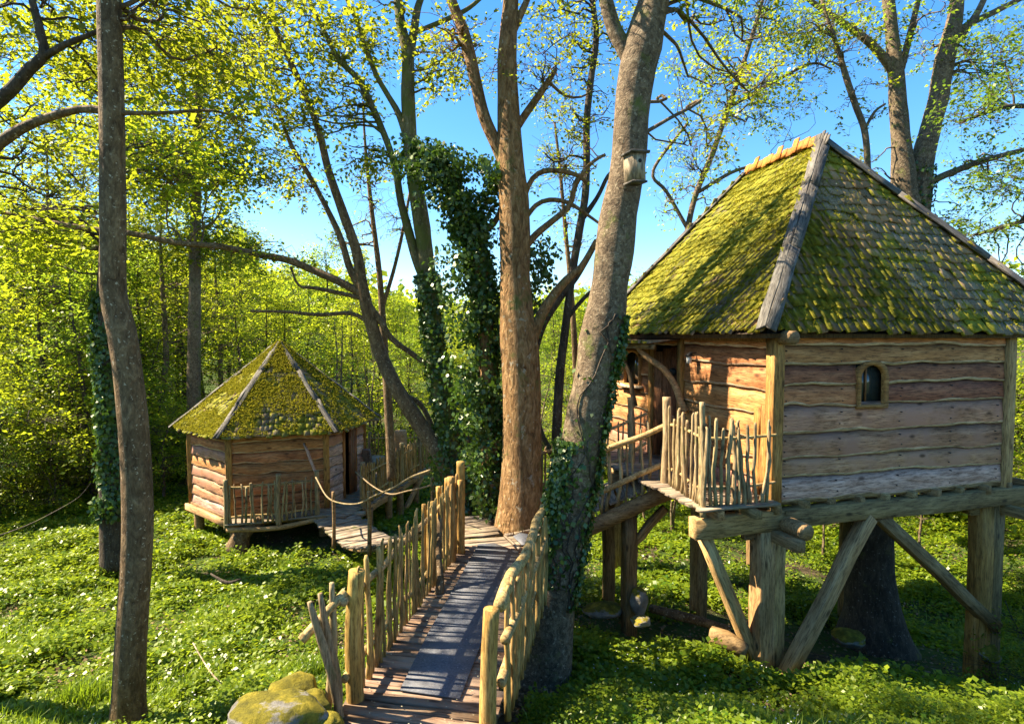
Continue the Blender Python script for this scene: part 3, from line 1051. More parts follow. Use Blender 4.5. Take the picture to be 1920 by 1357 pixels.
# canopy over the door and window, with its crooked brace branches
can = put('canopy', mesh_np('canopy', box_v(0.0, 0.62, 1.95, 4.6, -0.02, 0.0), BOXQ, [M['sheath']]), big,
          frame(H(0, 0, -0.02), -U + Z1 * -0.12, Vv))
for k in range(20):
    s_ = 2.0 + k * 0.13
    Mx = frame(H(-0.60 - rng.uniform(0, 0.04), s_, -0.085), -Vv, U + Z1 * 0.13) @ Matrix.Diagonal((0.125, 0.34, 1.2, 1))
    put('shingle', SHM[k % 8], can, Mx)
timber(can, 'fascia', H(-0.52, 1.95, -0.14), H(-0.52, 4.6, -0.14), 0.05, 0.08, M['beam'], 44)
pole(big, 'brace', [H(-0.50, 2.55, -0.13), H(-0.42, 2.35, -0.30), H(-0.28, 2.08, -0.48), H(-0.17, 1.94, -0.72), H(-0.11, 1.86, -0.98), H(-0.06, 1.80, -1.10)],
     [0.042, 0.045, 0.05, 0.05, 0.055, 0.05], M['beam_pale'], 10, 0.12, 6)
pole(big, 'brace', [H(-0.50, 3.45, -0.14), H(-0.40, 3.25, -0.35), H(-0.33, 3.1, -0.62), H(-0.30, 3.05, -0.95), H(-0.27, 3.0, -1.15)],
     [0.036, 0.04, 0.04, 0.042, 0.04], M['bark_brown'], 9, 0.12, 7)
# lantern beside the door
LF = wframe(H(-0.10, 1.62, -0.30), -Vv, -U)
lan = put('lantern', MB().add(box_v(-0.045, 0.045, -0.01, 0.08, 0.03, 0.05), Q=BOXQ).add(box_v(-0.03, 0.03, 0.0, 0.06, 0.05, 0.075), Q=BOXQ).mesh('lantern', M['iron']), big, LF)
put('lantern_glass', mesh_np('lantern_glass', box_v(-0.028, 0.028, 0.01, 0.062, -0.07, 0.03), BOXQ, [M['petal']]), lan, LF)
put('bracket', mesh_np('bracket', box_v(-0.008, 0.008, -0.09, 0.03, 0.075, 0.09), BOXQ, [M['iron']]), lan, LF)

# under-structure: sills, joists, stilts and braces
timber(big, 'beam', H(-1.1, -0.02, -2.19), H(0.12, -0.02, -2.19), 0.16, 0.24, M['beam_pale'], 50)
timber(big, 'beam', H(0.12, -0.02, -2.17), H(4.75, -0.02, -2.17), 0.18, 0.22, M['beam'], 51)
timber(big, 'beam', H(-1.1, 2.2, -2.17), H(4.3, 2.2, -2.17), 0.18, 0.22, M['beam'], 52)
timber(big, 'beam', H(-0.3, DL - 0.1, -2.17), H(4.3, DL - 0.1, -2.17), 0.18, 0.22, M['beam'], 53)
for k in range(13):
    u = -0.85 + k * 0.42
    if k == 0:
        a, b, mt = H(u, -0.20, -2.02), H(u, 3.2, -2.02), 'beam_pale'
    elif k == 1:
        a, b, mt = H(u, -0.30, -2.01), H(u, 3.6, -2.01), 'beam'
    else:
        a, b, mt = H(u, -0.06 - rng.uniform(0, 0.06), -2.035), H(u, DL, -2.035), 'beam'
    timber(big, 'joist', a, b, 0.09, 0.10, M[mt], 60 + k)
# bolster timbers crossing on top of the near stilt
pole(big, 'bolster', [H(0.13, -0.42, -2.23), H(0.13, 0.6, -2.23), H(0.12, 2.0, -2.23)], [0.10, 0.10, 0.09], M['beam'], 12, 0.05, 4)
timber(big, 'bolster', H(-0.02, -0.5, -2.36), H(-0.02, 1.6, -2.36), 0.12, 0.13, M['beam'], 71)
timber(big, 'bolster', H(-0.35, 0.08, -2.36), H(0.55, 0.08, -2.36), 0.11, 0.12, M['beam'], 72)
timber(big, 'bolster', H(3.2, 0.06, -2.34), H(4.7, 0.06, -2.34), 0.13, 0.14, M['beam'], 73)
timber(big, 'bolster', H(3.72, -0.45, -2.34), H(3.72, 1.2, -2.34), 0.12, 0.13, M['beam'], 74)
zb1 = gz(*H(0, 0, 0)[:2])
zb2 = gz(*H(3.5, 0, 0)[:2])
timber(big, 'stilt', H(-0.11, 0.02, zb1 - 0.2), H(-0.11, 0.02, -2.30), 0.22, 0.20, M['beam_pale'], 80)
timber(big, 'stilt', H(0.09, 0.05, zb1 - 0.2), H(0.09, 0.05, -2.42), 0.17, 0.20, M['beam_pale'], 81)
timber(big, 'stilt', H(3.45, 0.05, zb2 - 0.3), H(3.45, 0.05, -2.28), 0.20, 0.22, M['post_warm'], 82)
timber(big, 'stilt', H(3.66, 0.05, zb2 - 0.3), H(3.66, 0.05, -2.28), 0.18, 0.20, M['beam'], 83)
for (u, v) in ((0.45, 2.2), (3.4, 2.2), (0.2, DL - 0.1), (3.4, DL - 0.1)):
    q = H(u, v, 0)
    timber(big, 'stilt', H(u, v, gz(q[0], q[1]) - 0.2), H(u, v, -2.28), 0.20, 0.20, M['beam'], 84 + int(v * 3 + u))
timber(big, 'brace', H(0.06, -0.20, zb1 + 0.02), H(1.42, -0.04, -2.26), 0.15, 0.16, M['beam_pale'], 90)
timber(big, 'brace', H(-0.02, 0.10, zb1 - 0.15), H(-0.92, 0.05, -2.28), 0.14, 0.13, M['beam_pale'], 91)
timber(big, 'brace', H(3.6, -0.09, -3.95), H(1.60, -0.02, -2.27), 0.15, 0.15, M['beam'], 92)
timber(big, 'brace', H(3.42, 0.25, -3.6), H(2.95, 2.1, -2.28), 0.13, 0.13, M['beam'], 93)

# roof
ZE = 0.075
E1, E2 = np.array([2.94, 6.79, ZE]), np.array([7.94, 8.18, ZE])
E3, E4 = np.array([6.59, 13.03, ZE]), np.array([1.59, 11.64, ZE])
R1, R2 = np.array([4.81, 9.2, 2.98]), np.array([4.33, 10.94, 2.98])


def under(p, d=0.03):
    return p - Z1 * d


RV = [under(E1), under(E2), under(E3), under(E4), under(R1, 0.05), under(R2, 0.05)]
RV2 = [p - Z1 * 0.05 for p in RV]
rv = np.array(RV + RV2)
roof = put('roof', mesh_np('roof', rv, [np.array([[0, 3, 2, 1][::-1], [3, 0, 4, 5], [1, 2, 5, 4], [6, 7, 8, 9], [0, 6, 7, 1][::-1], [1, 7, 8, 2][::-1], [2, 8, 9, 3][::-1], [3, 9, 6, 0][::-1]])[1:],
                                         np.array([[0, 1, 4], [2, 3, 5]])], [M['sheath']]), big)
fr, _ = face_shingles(E1, E2, R1, R1, 0.165, 0.125, 1)
lf, _ = face_shingles(E4, E1, R1, R2, 0.165, 0.115, 2)
rt, _ = face_shingles(E2, E3, R2, R1, 0.20, 0.16, 3)
bk, _ = face_shingles(E3, E4, R2, R2, 0.165, 0.12, 4, 0.4)
vis = sorted(fr + lf, key=lambda t: t[2].length)
for (Mx, v, p) in vis[:296]:
    put('shingle', SHM[v], big, Mx)
merged_shingles('shingle_field', vis[296:] + rt + bk, big)
moss_tufts('moss', E4, E1, R1, R2, 60000, big, 0.024, 1, 0.47, 1.9, 0.034)
moss_tufts('moss', E1, E2, R1, R1, 34000, big, 0.022, 2, 0.54, 2.1, 0.028)


def hip(a, b, n1, n2, w=0.16, seed=0):
    """two long boards along a hip, one on each side"""
    a, b = np.array(a, float), np.array(b, float)
    d = (b - a) / np.linalg.norm(b - a)
    for k, n in enumerate((n1, n2)):
        n = np.array(n, float)
        n /= np.linalg.norm(n)
        side = np.cross(n, d) * (-1 if k == 0 else 1)
        side /= np.linalg.norm(side)
        o = side * (w * 0.5 - 0.058) + n * (0.082 + 0.004 * k)
        L = np.linalg.norm(b - a)
        cuts = [0, 0.36, 0.7, 1.0] if L > 3.3 else [0, 1.0]
        for j in range(len(cuts) - 1):
            p = a + d * L * cuts[j] - d * (0.02 if j == 0 else -0.004)
            q = a + d * L * cuts[j + 1]
            me = rough_box('hip_board', float(np.linalg.norm(q - p)), w, 0.028, M['hip'], seed + k * 3 + j, 0.004)
            put('hip_board', me, big, frame((p + q) / 2 + o + n * 0.004 * (j % 2), d, side, None))


def fnorm(a, b, c):
    n = np.cross(b - a, c - a)
    n /= np.linalg.norm(n)
    return n if n[2] > 0 else -n


nF, nL, nR, nB = fnorm(E1, E2, R1), fnorm(E4, E1, R1), fnorm(E2, E3, R1), fnorm(E3, E4, R2)
for (a, b, n1, n2, s_) in ((E1, R1, nF, nL, 1), (E2, R1, nR, nF, 20), (E4, R2, nL, nB, 40), (E3, R2, nB, nR, 60)):
    # pick the side each face lies on
    d = (b - a)
    mid = (a + b) / 2
    c1 = np.cross(n1, d)
    far = (E2 if n1 is nF and a is E1 else E1) if n1 is nF else None
    hip(a, b, n1, n2, 0.135, s_)
# ridge boards: fresh orange offcuts standing side by side along the ridge, bent over it
nrb = 15
for k in range(nrb):
    t = (k + 0.5) / nrb
    c = R1 + (R2 - R1) * t
    hgt = 0.17 + rng.uniform(-0.03, 0.03) + (0.06 if k in (4, 7, 12) else 0)
    me = rough_box('ridge_board', hgt, (np.linalg.norm(R2 - R1) / nrb) * 0.97, 0.02, M['orange' if k else 'hip'], 500 + k, 0.002, 3, 0.003)
    put('ridge_board', me, big, frame(c - U * 0.05 + Z1 * (0.01 + hgt / 2 + rng.normal(0, 0.01)), Z1 + U * 0.35, Vv + Z1 * rng.normal(0, 0.03)))
    me = rough_box('ridge_board', 0.2, (np.linalg.norm(R2 - R1) / nrb) * 0.97, 0.02, M['orange'], 540 + k, 0.002, 3, 0.003)
    put('ridge_board', me, big, frame(c + U * 0.06 + Z1 * 0.06, Z1 - U * 1.0, Vv))
for k in range(3):
    me = rough_box('cap_board', 0.24 - k * 0.03, 0.055, 0.02, M['hip'], 570 + k, 0.004, 3, 0.003)
    put('cap_board', me, big, frame(R1 - Vv * (0.03 + 0.05 * k) - U * 0.05 + Z1 * (0.09 - k * 0.035), Z1 + U * 0.45, Vv))

# platform beside the left wall
for k in range(32):
    v_ = -0.16 + k * 0.115
    if v_ > 3.4:
        break
    x0 = -1.08 - rng.uniform(0, 0.06)
    me = DECKG[k % 6]
    L_ = -0.05 - x0
    put('plank', me, big, frame(H((x0 - 0.05) / 2, v_, -1.945), -U, Vv) @ Matrix.Diagonal((L_, 1.05, 1, 1)))

# ------------------------------------------------------------------ fences of the large treehouse
fence('picket_fence', 'tall silvery picket fence round the platform corner of the large treehouse', [H(-0.84, 1.05, -1.93), H(-1.02, -0.10, -1.93), H(-0.12, -0.12, -1.93)],
      0.074, 0.98, 0.09, [(0.0, 1.14, 0.06), (1.16, 1.20, 0.032)], (0.20, 0.78), 0.02, PICKG, 5, 1.35, 0.03, M['picket_grey'], None, 0.03)
fence('picket_fence', 'dark short picket fence by the doorway of the large treehouse', [H(-1.05, 3.3, -1.93), H(-1.0, 2.5, -1.93)],
      0.09, 0.95, 0.05, [(0.0, 1.1, 0.055)], (0.25, 0.78), 0.022, PICKG, 6, 1.0, 0.02, M['picket_grey'])
fence('picket_fence', 'dark paling fence glimpsed past the right corner of the large treehouse', [H(3.95, 0.9, -1.95), H(5.6, 1.5, -1.95)],
      0.15, 1.0, 0.06, [(1.4, 1.15, 0.05)], (0.3, 0.8), 0.022, PICKG, 8, 2.0, 0.02, M['beam'])
timber(big, 'beam', H(3.8, 0.9, -2.05), H(5.6, 1.5, -2.05), 0.14, 0.10, M['beam'], 98)

# ------------------------------------------------------------------ ramp from the central tree to the large treehouse
ramp_c = [np.array([-0.1, 8.55, -2.72]), np.array([0.75, 8.55, -2.55]), np.array([1.5, 8.5, -2.22]), np.array([2.15, 8.45, -1.96])]
ramp_t = thing('ramp', 'curved plank ramp climbing from the central trunk to the large treehouse', 'ramp', (1.2, 8.5, gz(1.2, 8.5)))
planks(ramp_t, ramp_c, 1.1, 0.12, 0.012, DECKG, 21)
pole(ramp_t, 'beam', [(0.0, 7.98, -2.86), (0.8, 7.98, -2.72), (1.5, 7.95, -2.40), (2.1, 7.9, -2.11), (2.5, 7.85, -2.06)], [0.10, 0.11, 0.115, 0.11, 0.09], M['beam'], 8, 0.03, 2)
pole(ramp_t, 'beam', [(0.0, 9.05, -2.86), (0.8, 9.05, -2.70), (1.5, 9.0, -2.38), (2.1, 8.95, -2.10)], [0.1, 0.11, 0.11, 0.1], M['beam'], 8, 0.03, 3)
q = (1.62, 8.0)
timber(ramp_t, 'post', (q[0], q[1], gz(*q) - 0.2), (q[0], q[1], -2.42), 0.17, 0.17, M['beam'], 5)
timber(ramp_t, 'brace', (q[0] + 0.05, q[1], -2.85), (q[0] + 0.5, q[1], -2.34), 0.10, 0.10, M['beam'], 6)
timber(ramp_t, 'post', (1.5, 9.0, gz(1.5, 9.0) - 0.2), (1.5, 9.0, -2.45), 0.15, 0.15, M['beam'], 7)
fence('ramp_railing', 'near handrail of stout round poles on the ramp beside the ivy trunk', [(0.75, 7.98, -2.56), (1.5, 7.96, -2.24), (2.1, 7.92, -1.97)],
      0.125, 0.86, 0.10, [(0.02, 0.95, 0.045)], (0.26, 0.78), 0.042, PICKG, 9, 1.25, 0.03, M['picket_grey'], None, -0.03)
fence('ramp_railing', 'far handrail of thin sticks on the ramp in front of the doorway', [(0.4, 9.05, -2.62), (1.5, 9.02, -2.25), (2.0, 9.0, -1.98)],
      0.13, 0.9, 0.08, [(0.6, 1.0, 0.05), (1.55, 1.15, 0.05)], (0.3, 0.8), 0.026, PICKG, 10, 1.0, 0.03, M['picket_grey'])

# ------------------------------------------------------------------ footbridge in the foreground
ZD = -2.70
bl0, bl1 = np.array([-1.335, 3.3, ZD]), np.array([-0.66, 7.45, ZD])
br0, br1 = np.array([-0.34, 3.3, ZD]), np.array([0.43, 7.2, ZD])
bc0, bc1 = (bl0 + br0) / 2, (bl1 + br1) / 2
bridge = thing('footbridge', 'straight plank footbridge leading from the bank to the central trunk', 'footbridge', (bc0[0], bc0[1], gz(bc0[0], bc0[1])))
planks(bridge, [bc0, bc1 + (bc1 - bc0) * 0.05], 1.12, 0.098, 0.01, DECK, 31, 0.02)
for k, (a, b) in enumerate(((bl0, bl1), (br0, br1))):
    timber(bridge, 'beam', a + (0.10 - 0.2 * k, 0, -0.12), b + (0.10 - 0.2 * k, 0, -0.12), 0.12, 0.17, M['beam'], 110 + k, n=9)
for k, t in enumerate((0.35, 0.75, 0.98)):
    for s_ in (0, 1):
        p = (bl0, br0)[s_] * (1 - t) + (bl1, br1)[s_] * t + (0.12 - 0.24 * s_, 0, 0)
        timber(bridge, 'stilt', (p[0], p[1], gz(p[0], p[1]) - 0.3), (p[0], p[1], ZD - 0.2), 0.13, 0.13, M['beam'], 120 + k * 2 + s_)
    p = bc0 * (1 - t) + bc1 * t

bf = [bl0 + (bl1 - bl0) * t + (0.0, 0, 0) for t in (0.235, 0.5, 0.8, 1.0)]
bf[1] = bf[1] + (-0.015, 0, 0)
LB = plen(bf)
fence('picket_fence', 'honey coloured cleft picket fence along the left side of the footbridge', bf, 0.086, 0.93, 0.08,
      [(0.02, 0.97, 0.062), (LB - 0.45, 1.02, 0.05), (LB - 0.02, 1.12, 0.055)], (0.20, 0.76), 0.026, PICK, 12, 0.92, 0.035, None, None, 0.035)
# splayed end bay in front of the first post
spl = thing('paling_fence', 'three leaning grey palings splayed beside the mossy rocks', 'fence', P(625, 1350, 4.05))
for k, q in enumerate((((640, 1352, 4.08), (622, 1265, 4.05), (596, 1180, 4.02), (580, 1128, 4.0)), ((634, 1350, 4.16), (632, 1270, 4.14), (612, 1180, 4.12), (600, 1112, 4.1)), ((612, 1345, 4.2), (622, 1260, 4.2), (625, 1170, 4.2), (622, 1092, 4.2)))):
    pole(spl, 'picket', [P(*t) for t in q], [0.030, 0.034, 0.030, 0.018], M['picket_grey'], 8, 0.16, 400 + k, 0.07, 14)
end = thing('end_rail', 'sloping end rail reaching over the three leaning grey palings', 'rail', P(600, 1340, 4.1))
pole(end, 'rail', [P(648, 1108, 4.25), P(610, 1150, 4.15), P(565, 1200, 4.02)], [0.03, 0.032, 0.034], M['rail'], 8, 0.1, 2)
dense = thing('post_cluster', 'bundle of tall upright split posts closing the far left end of the footbridge', 'posts', bl1)
for k, (px, top, bot, w) in enumerate(((822, 912, 1030, 13), (838, 896, 1050, 12), (850, 905, 1048, 13), (863, 900, 1040, 14), (812, 940, 1062, 14), (795, 945, 1075, 12), (830, 925, 1045, 10), (804, 955, 1068, 9))):
    Y = 7.35 - 0.12 * (k > 3) - 0.03 * k
    a, b = P(px + 2, bot, Y), P(px, top, Y)
    pole(dense, 'post', [a, (a + b) / 2 + rng.normal(0, 0.012, 3), b], [w / 2 / FPX * Y * 1.1, w / 2 / FPX * Y, w / 2 / FPX * Y * 0.75], M['post_peeled'], 8, 0.14, k + 40, 0.08, 16)
dw = thing('driftwood', 'forked brown root standing against the left fence of the footbridge', 'root', P(826, 1115, 6.1))
pole(dw, 'stem', [P(822, 1120, 6.1), P(826, 1085, 6.15), P(822, 1030, 6.3), P(826, 960, 6.5)], [0.06, 0.04, 0.035, 0.03], M['bark_brown'], 8, 0.2, 3)

# right-hand railing: seen almost end on, cleft half-round rail and short palings
rf = [br0 + (br1 - br0) * t for t in (0.19, 0.5, 0.8, 1.03)]
rgt = thing('bridge_railing', 'heavy half-log railing on the right side of the footbridge beside the leaning trunk', 'railing', rf[0])
LR = plen(rf)
p = rf[0]
pole(rgt, 'post', [p + (0.02, 0.0, -0.1), p + (0.03, 0, 0.4), p + (0.05, 0.0, 0.80)], [0.062, 0.058, 0.056], M['post_peeled'], 12, 0.08, 91, 0.08, 14)
for k, (rh, dx, r_) in enumerate(((0.80, 0.10, 0.045), (0.55, 0.13, 0.035), (0.24, 0.10, 0.035))):
    pts = [path_at(rf, s)[0] + (dx + rng.normal(0, 0.01), 0, rh + rng.normal(0, 0.012) + 0.06 * s / LR) for s in np.linspace(0.05, LR, 8)]
    pole(rgt, 'rail', pts, np.linspace(r_ * 1.1, r_ * 0.8, 8), M['rail'], 9, 0.12, 92 + k, 0.08, 16)
for k, s in enumerate(np.arange(0.15, LR, 0.135)):
    p = path_at(rf, s)[0]
    Mx = Matrix.Translation(Vector((p + (0.135, 0, -0.1)).tolist())) @ Matrix.Rotation(rng.uniform(0, 3), 4, 'Z') @ Matrix.Rotation(rng.normal(0, 0.03), 4, 'X') @ Matrix.Diagonal((1.15, 1.15, 0.94 + rng.uniform(-0.04, 0.06), 1))
    put('picket', PICK[k % 8], rgt, Mx)
for k, s in enumerate((LR - 0.35, LR - 0.12, LR, LR - 0.22)):
    p = path_at(rf, s)[0]
    pole(rgt, 'post', [p + (0.02 + 0.05 * (k % 2), 0, -0.1), p + (0.05, 0, 0.5), p + (0.05 + 0.04 * (k % 2), 0, 1.0 + 0.07 * k)], [0.035, 0.03, 0.024], M['picket'], 8, 0.12, 95 + k)

# rubber mat on the bridge
def mat_strip(name, label, pts, th=0.012):
    n = len(pts) // 2
    V = np.array([p + (0, 0, t) for t in (0.003, th) for p in pts])
    k = len(pts)
    Q = [[i, i + 1, k + i + 1, k + i] for i in range(k - 1)] + [[k - 1, 0, k, 2 * k - 1]]
    top = [[k + i, k + i + 1, k + k - 2 - i, k + k - 1 - i] for i in range(n - 1)]
    o = put(name, mesh_np(name, V, np.array(Q + top), [M['mat']]))
    tag(o, label, 'mat')
    return o


def on_deck(px, py, z=ZD + 0.012):
    a = P(px, py, 1.0)
    return a * (z / a[2])


lft = [on_deck(*q) for q in ((750, 1294), (800, 1193), (850, 1105), (897, 1021), (926, 1019))]
rgh = [on_deck(*q) for q in ((862, 1311), (900, 1212), (937, 1115), (974, 1052), (972, 1035))]
mat_strip('rubber_mat', 'long charcoal rubber mat lying along the footbridge planks', lft + rgh[::-1])
mat_strip('rubber_mat', 'small dark rubber mat edged by a batten beside the trunk foot', [on_deck(q[0], q[1], ZD + 0.05) for q in ((962, 1006), (975, 1000), (990, 1002), (1003, 1012), (990, 1022), (978, 1022))])

# platform round the central trunk
plat = thing('platform', 'weathered grey plank platform wrapped round the foot of the central trunk', 'platform', (0.1, 8.4, gz(0.1, 8.4)))
for k in range(11):
    a = P(870, 1012 - 4.4 * k, 1) * 0
    v_ = 7.55 + k * 0.125
    x0, x1 = -0.75 - 0.03 * k, (-0.17 if 7.85 < v_ < 8.7 else 0.65)
    put('plank', DECKG[k % 6], plat, Matrix.Translation(((x0 + x1) / 2, v_ + 0.12 * 0, ZD - 0.006 + rng.normal(0, 0.004))) @ Matrix.Rotation(0.28 + rng.normal(0, 0.02), 4, 'Z') @ Matrix.Diagonal((x1 - x0, 1.1, 1, 1)))
    if 7.85 < v_ < 8.7:
        put('plank', DECKG[(k + 3) % 6], plat, Matrix.Translation((0.62, v_ - 0.05, ZD - 0.02)) @ Matrix.Rotation(-0.15 + rng.normal(0, 0.02), 4, 'Z') @ Matrix.Diagonal((0.5, 1.1, 1, 1)))
timber(plat, 'batten', on_deck(945, 1003, ZD + 0.05), on_deck(978, 1032, ZD + 0.05), 0.035, 0.03, M['deck_grey'], 3)
for k, (x, y) in enumerate(((-0.75, 7.7), (-0.95, 8.8), (0.6, 9.0), (0.75, 7.7))):
    timber(plat, 'stilt', (x, y, gz(x, y) - 0.2), (x, y, ZD - 0.16), 0.14, 0.14, M['beam'], 140 + k)
timber(plat, 'beam', (-0.95, 7.65, ZD - 0.12), (0.9, 7.75, ZD - 0.12), 0.12, 0.16, M['beam'], 145)
timber(plat, 'beam', (-1.05, 8.85, ZD - 0.12), (0.9, 9.0, ZD - 0.12), 0.12, 0.16, M['beam'], 146)

# ------------------------------------------------------------------ small treehouse
CS = np.array([-5.74, 14.5])
ZF = -3.85
ZW = -2.12


def hexp(k, R, z):
    a = math.radians(260 + 60 * k)
    return np.array([CS[0] + R * math.cos(a), CS[1] + R * math.sin(a), z])


small = thing('treehouse', 'small hexagonal treehouse with pointed mossy roof standing low on short posts', 'treehouse', (CS[0], CS[1], gz(*CS)))
zeds = list(np.linspace(ZW + 0.1, ZF - 0.06, 9))
zcen = [ZW + .02, ZF]
for k in range(6):
    a, b = hexp(k, 2.0, 0), hexp(k + 1, 2.0, 0)
    d = (b - a) / np.linalg.norm(b - a)
    n = np.array([d[1], -d[0], 0])
    L = float(np.linalg.norm(b - a))
    if k == 0:
        mats_ = ['board_tan'] * 8
    elif k == 1:
        mats_ = ['board_tan', 'board_grey', 'board_white', 'board_white', 'board_white', 'board_white', 'board_white', 'board_white']
    else:
        mats_ = ['board_tan', 'board_tan', 'board_grey', 'board_tan', 'board_grey', 'board_grey', 'board_grey', 'board_white']
    gaps = [(0.82, 1.42, ZF - 0.1, ZW - 0.12)] if k == 1 else []
    wall_boards(small, a + d * 0.05, d, n, zeds, mats_, L - 0.1, [(g_[0] - .05, g_[1] - .05, g_[2], g_[3]) for g_ in gaps], 200 + k * 40, 0.028, 0.02)
    shell(small, a, d, n, L, ZF, ZW + 0.1, gaps)
    timber(small, 'corner_post', np.array([a[0], a[1], ZF - 0.12]), np.array([a[0], a[1], ZW + 0.12]), 0.13, 0.13, M['post_warm'], 220 + k)
    if k == 1:
        p0 = a + d * 1.16 + n * 0.0
        dr = put('door', mesh_np('door', box_v(0, 0.30, -0.02, 0.02, ZF + 0.03, ZW - 0.12), BOXQ, [M['door']]), small, wframe(a + d * 1.10 + n * 0.02, d, n))
        for j in range(3):
            put('door_board', mesh_np('door_board', box_v(0.02 + j * 0.1, 0.115 + j * 0.1, 0.02, 0.03, ZF + 0.04, ZW - 0.13), BOXQ, [M['door']]), dr, wframe(a + d * 1.10 + n * 0.02, d, n))
        timber(small, 'door_post', a + d * 0.80 + n * 0.03 + Z1 * ZF, a + d * 0.80 + n * 0.03 + Z1 * (ZW - 0.1), 0.07, 0.07, M['post_warm'], 230)
        timber(small, 'door_post', a + d * 1.44 + n * 0.03 + Z1 * ZF, a + d * 1.44 + n * 0.03 + Z1 * (ZW - 0.1), 0.07, 0.07, M['post_warm'], 231)
hv = np.array([hexp(k, 2.06, z) for z in (ZF - 0.09, ZF - 0.02) for k in range(6)])
Vf = np.vstack([hv, [[CS[0], CS[1], ZF - 0.09]], [[CS[0], CS[1], ZF - 0.02]]])
Qf = np.array([[k, (k + 1) % 6, 6 + (k + 1) % 6, 6 + k] for k in range(6)])
Tf = np.array([[12, (k + 1) % 6, k] for k in range(6)] + [[13, 6 + k, 6 + (k + 1) % 6] for k in range(6)])
put('floor', mesh_np('floor', Vf, [Qf, Tf], [M['beam']]), small)
AP = np.array([CS[0], CS[1], -0.14])
RVs = np.vstack([np.array([hexp(k, 2.33, ZW - 0.01) for k in range(6)]), [AP - Z1 * 0.04]])
put('roof', mesh_np('roof', RVs, [np.array([[k, (k + 1) % 6, 6] for k in range(6)]), np.array([[0, 3, 2, 1], [0, 5, 4, 3]])], [M['sheath']]), small)
its = []
for k in range(6):
    e, _ = face_shingles(hexp(k, 2.36, ZW), hexp(k + 1, 2.36, ZW), AP, AP, 0.17, 0.13, 30 + k)
    its += e
merged_shingles('shingle_field', its, small, 'shingle_mossy')
for k in (0, 1, 5, 4):
    moss_tufts('moss', hexp(k, 2.36, ZW), hexp(k + 1, 2.36, ZW), AP, AP, 26000 if k in (0, 5) else 15000, small, 0.036, 60 + k, 0.44, 2.2, 0.07)
for k in range(6):
    a = hexp(k, 2.41, ZW)
    n1 = fnorm(hexp(k, 2.4, ZW), hexp(k + 1, 2.4, ZW), AP)
    n2 = fnorm(hexp(k - 1, 2.4, ZW), hexp(k, 2.4, ZW), AP)
    d = (AP - a) / np.linalg.norm(AP - a)
    for j, n in enumerate((n1, n2)):
        side = np.cross(n, d)
        side /= np.linalg.norm(side)
        out_ = (hexp(k + 1, 2, ZW) if j == 0 else hexp(k - 1, 2, ZW)) - a
        if np.dot(side, out_) < 0:
            side = -side
        L = np.linalg.norm(AP - a)
        for c in range(3):
            p_, q_ = a + d * L * c / 3, a + d * L * (c + 1) / 3
            me = rough_box('hip_board', float(L / 3), 0.085, 0.022, M['hip'], 600 + k * 6 + j * 3 + c, 0.006)
            put('hip_board', me, small, frame((p_ + q_) / 2 + side * 0.014 + n * (0.055 + 0.006 * c), d, side))
# posts and floor beams
for k in range(6):
    a = hexp(k, 1.85, 0)
    pole(small, 'stilt', [(a[0], a[1], gz(a[0], a[1]) - 0.2), (a[0], a[1], -4.2), (a[0], a[1], ZF - 0.1)], [0.12, 0.11, 0.11], M['beam'], 9, 0.08, 240 + k)
timber(small, 'beam', hexp(0, 2.15, ZF - 0.14), hexp(1, 2.15, ZF - 0.14), 0.10, 0.14, M['beam'], 250)
timber(small, 'beam', hexp(5, 2.1, ZF - 0.14), hexp(6, 2.1, ZF - 0.14), 0.10, 0.14, M['beam_pale'], 251)
timber(small, 'beam', hexp(1, 2.15, ZF - 0.14), hexp(2, 2.15, ZF - 0.14), 0.10, 0.14, M['beam'], 252)
# narrow balcony before the front wall
a, b = hexp(0, 2.04, ZF), hexp(1, 2.04, ZF)
d = (b - a) / np.linalg.norm(b - a)
n = np.array([d[1], -d[0], 0])
for k in range(5):
    p = (a + b) / 2 + n * (0.08 + 0.11 * k) + Z1 * -0.03
    put('plank', DECKG[k % 6], small, frame(p, d, -n) @ Matrix.Diagonal((2.1, 1.05, 1, 1)))
pole(small, 'beam', [a + n * 0.55 + Z1 * -0.12, (a + b) / 2 + n * 0.62 + Z1 * -0.16, b + n * 0.5 + Z1 * -0.06], [0.05, 0.055, 0.05], M['beam_pale'], 8, 0.15, 5)
fence('picket_fence', 'low crooked picket fence on the balcony of the small treehouse', [a + n * 0.5 - d * 0.02, (a + b) / 2 + n * 0.58, b + n * 0.46 - d * 0.25], 0.10, 0.80, 0.05,
      [(0.02, 0.92, 0.05), (1.03, 0.98, 0.055), (1.85, 0.96, 0.05)], (0.12, 0.74), 0.022, PICKG, 14, 1.3, 0.02, M['picket_grey'], None, 0.03)
lb = thing('pale_board', 'thin pale board leaning against the front wall of the small treehouse', 'board', b + n * 0.35 - d * 0.35)
timber(lb, 'board', b + n * 0.42 - d * 0.25 + Z1 * 0.85, b + n * 0.14 - d * 0.50 + Z1 * 1.52, 0.07, 0.02, M['board_white'], 7)

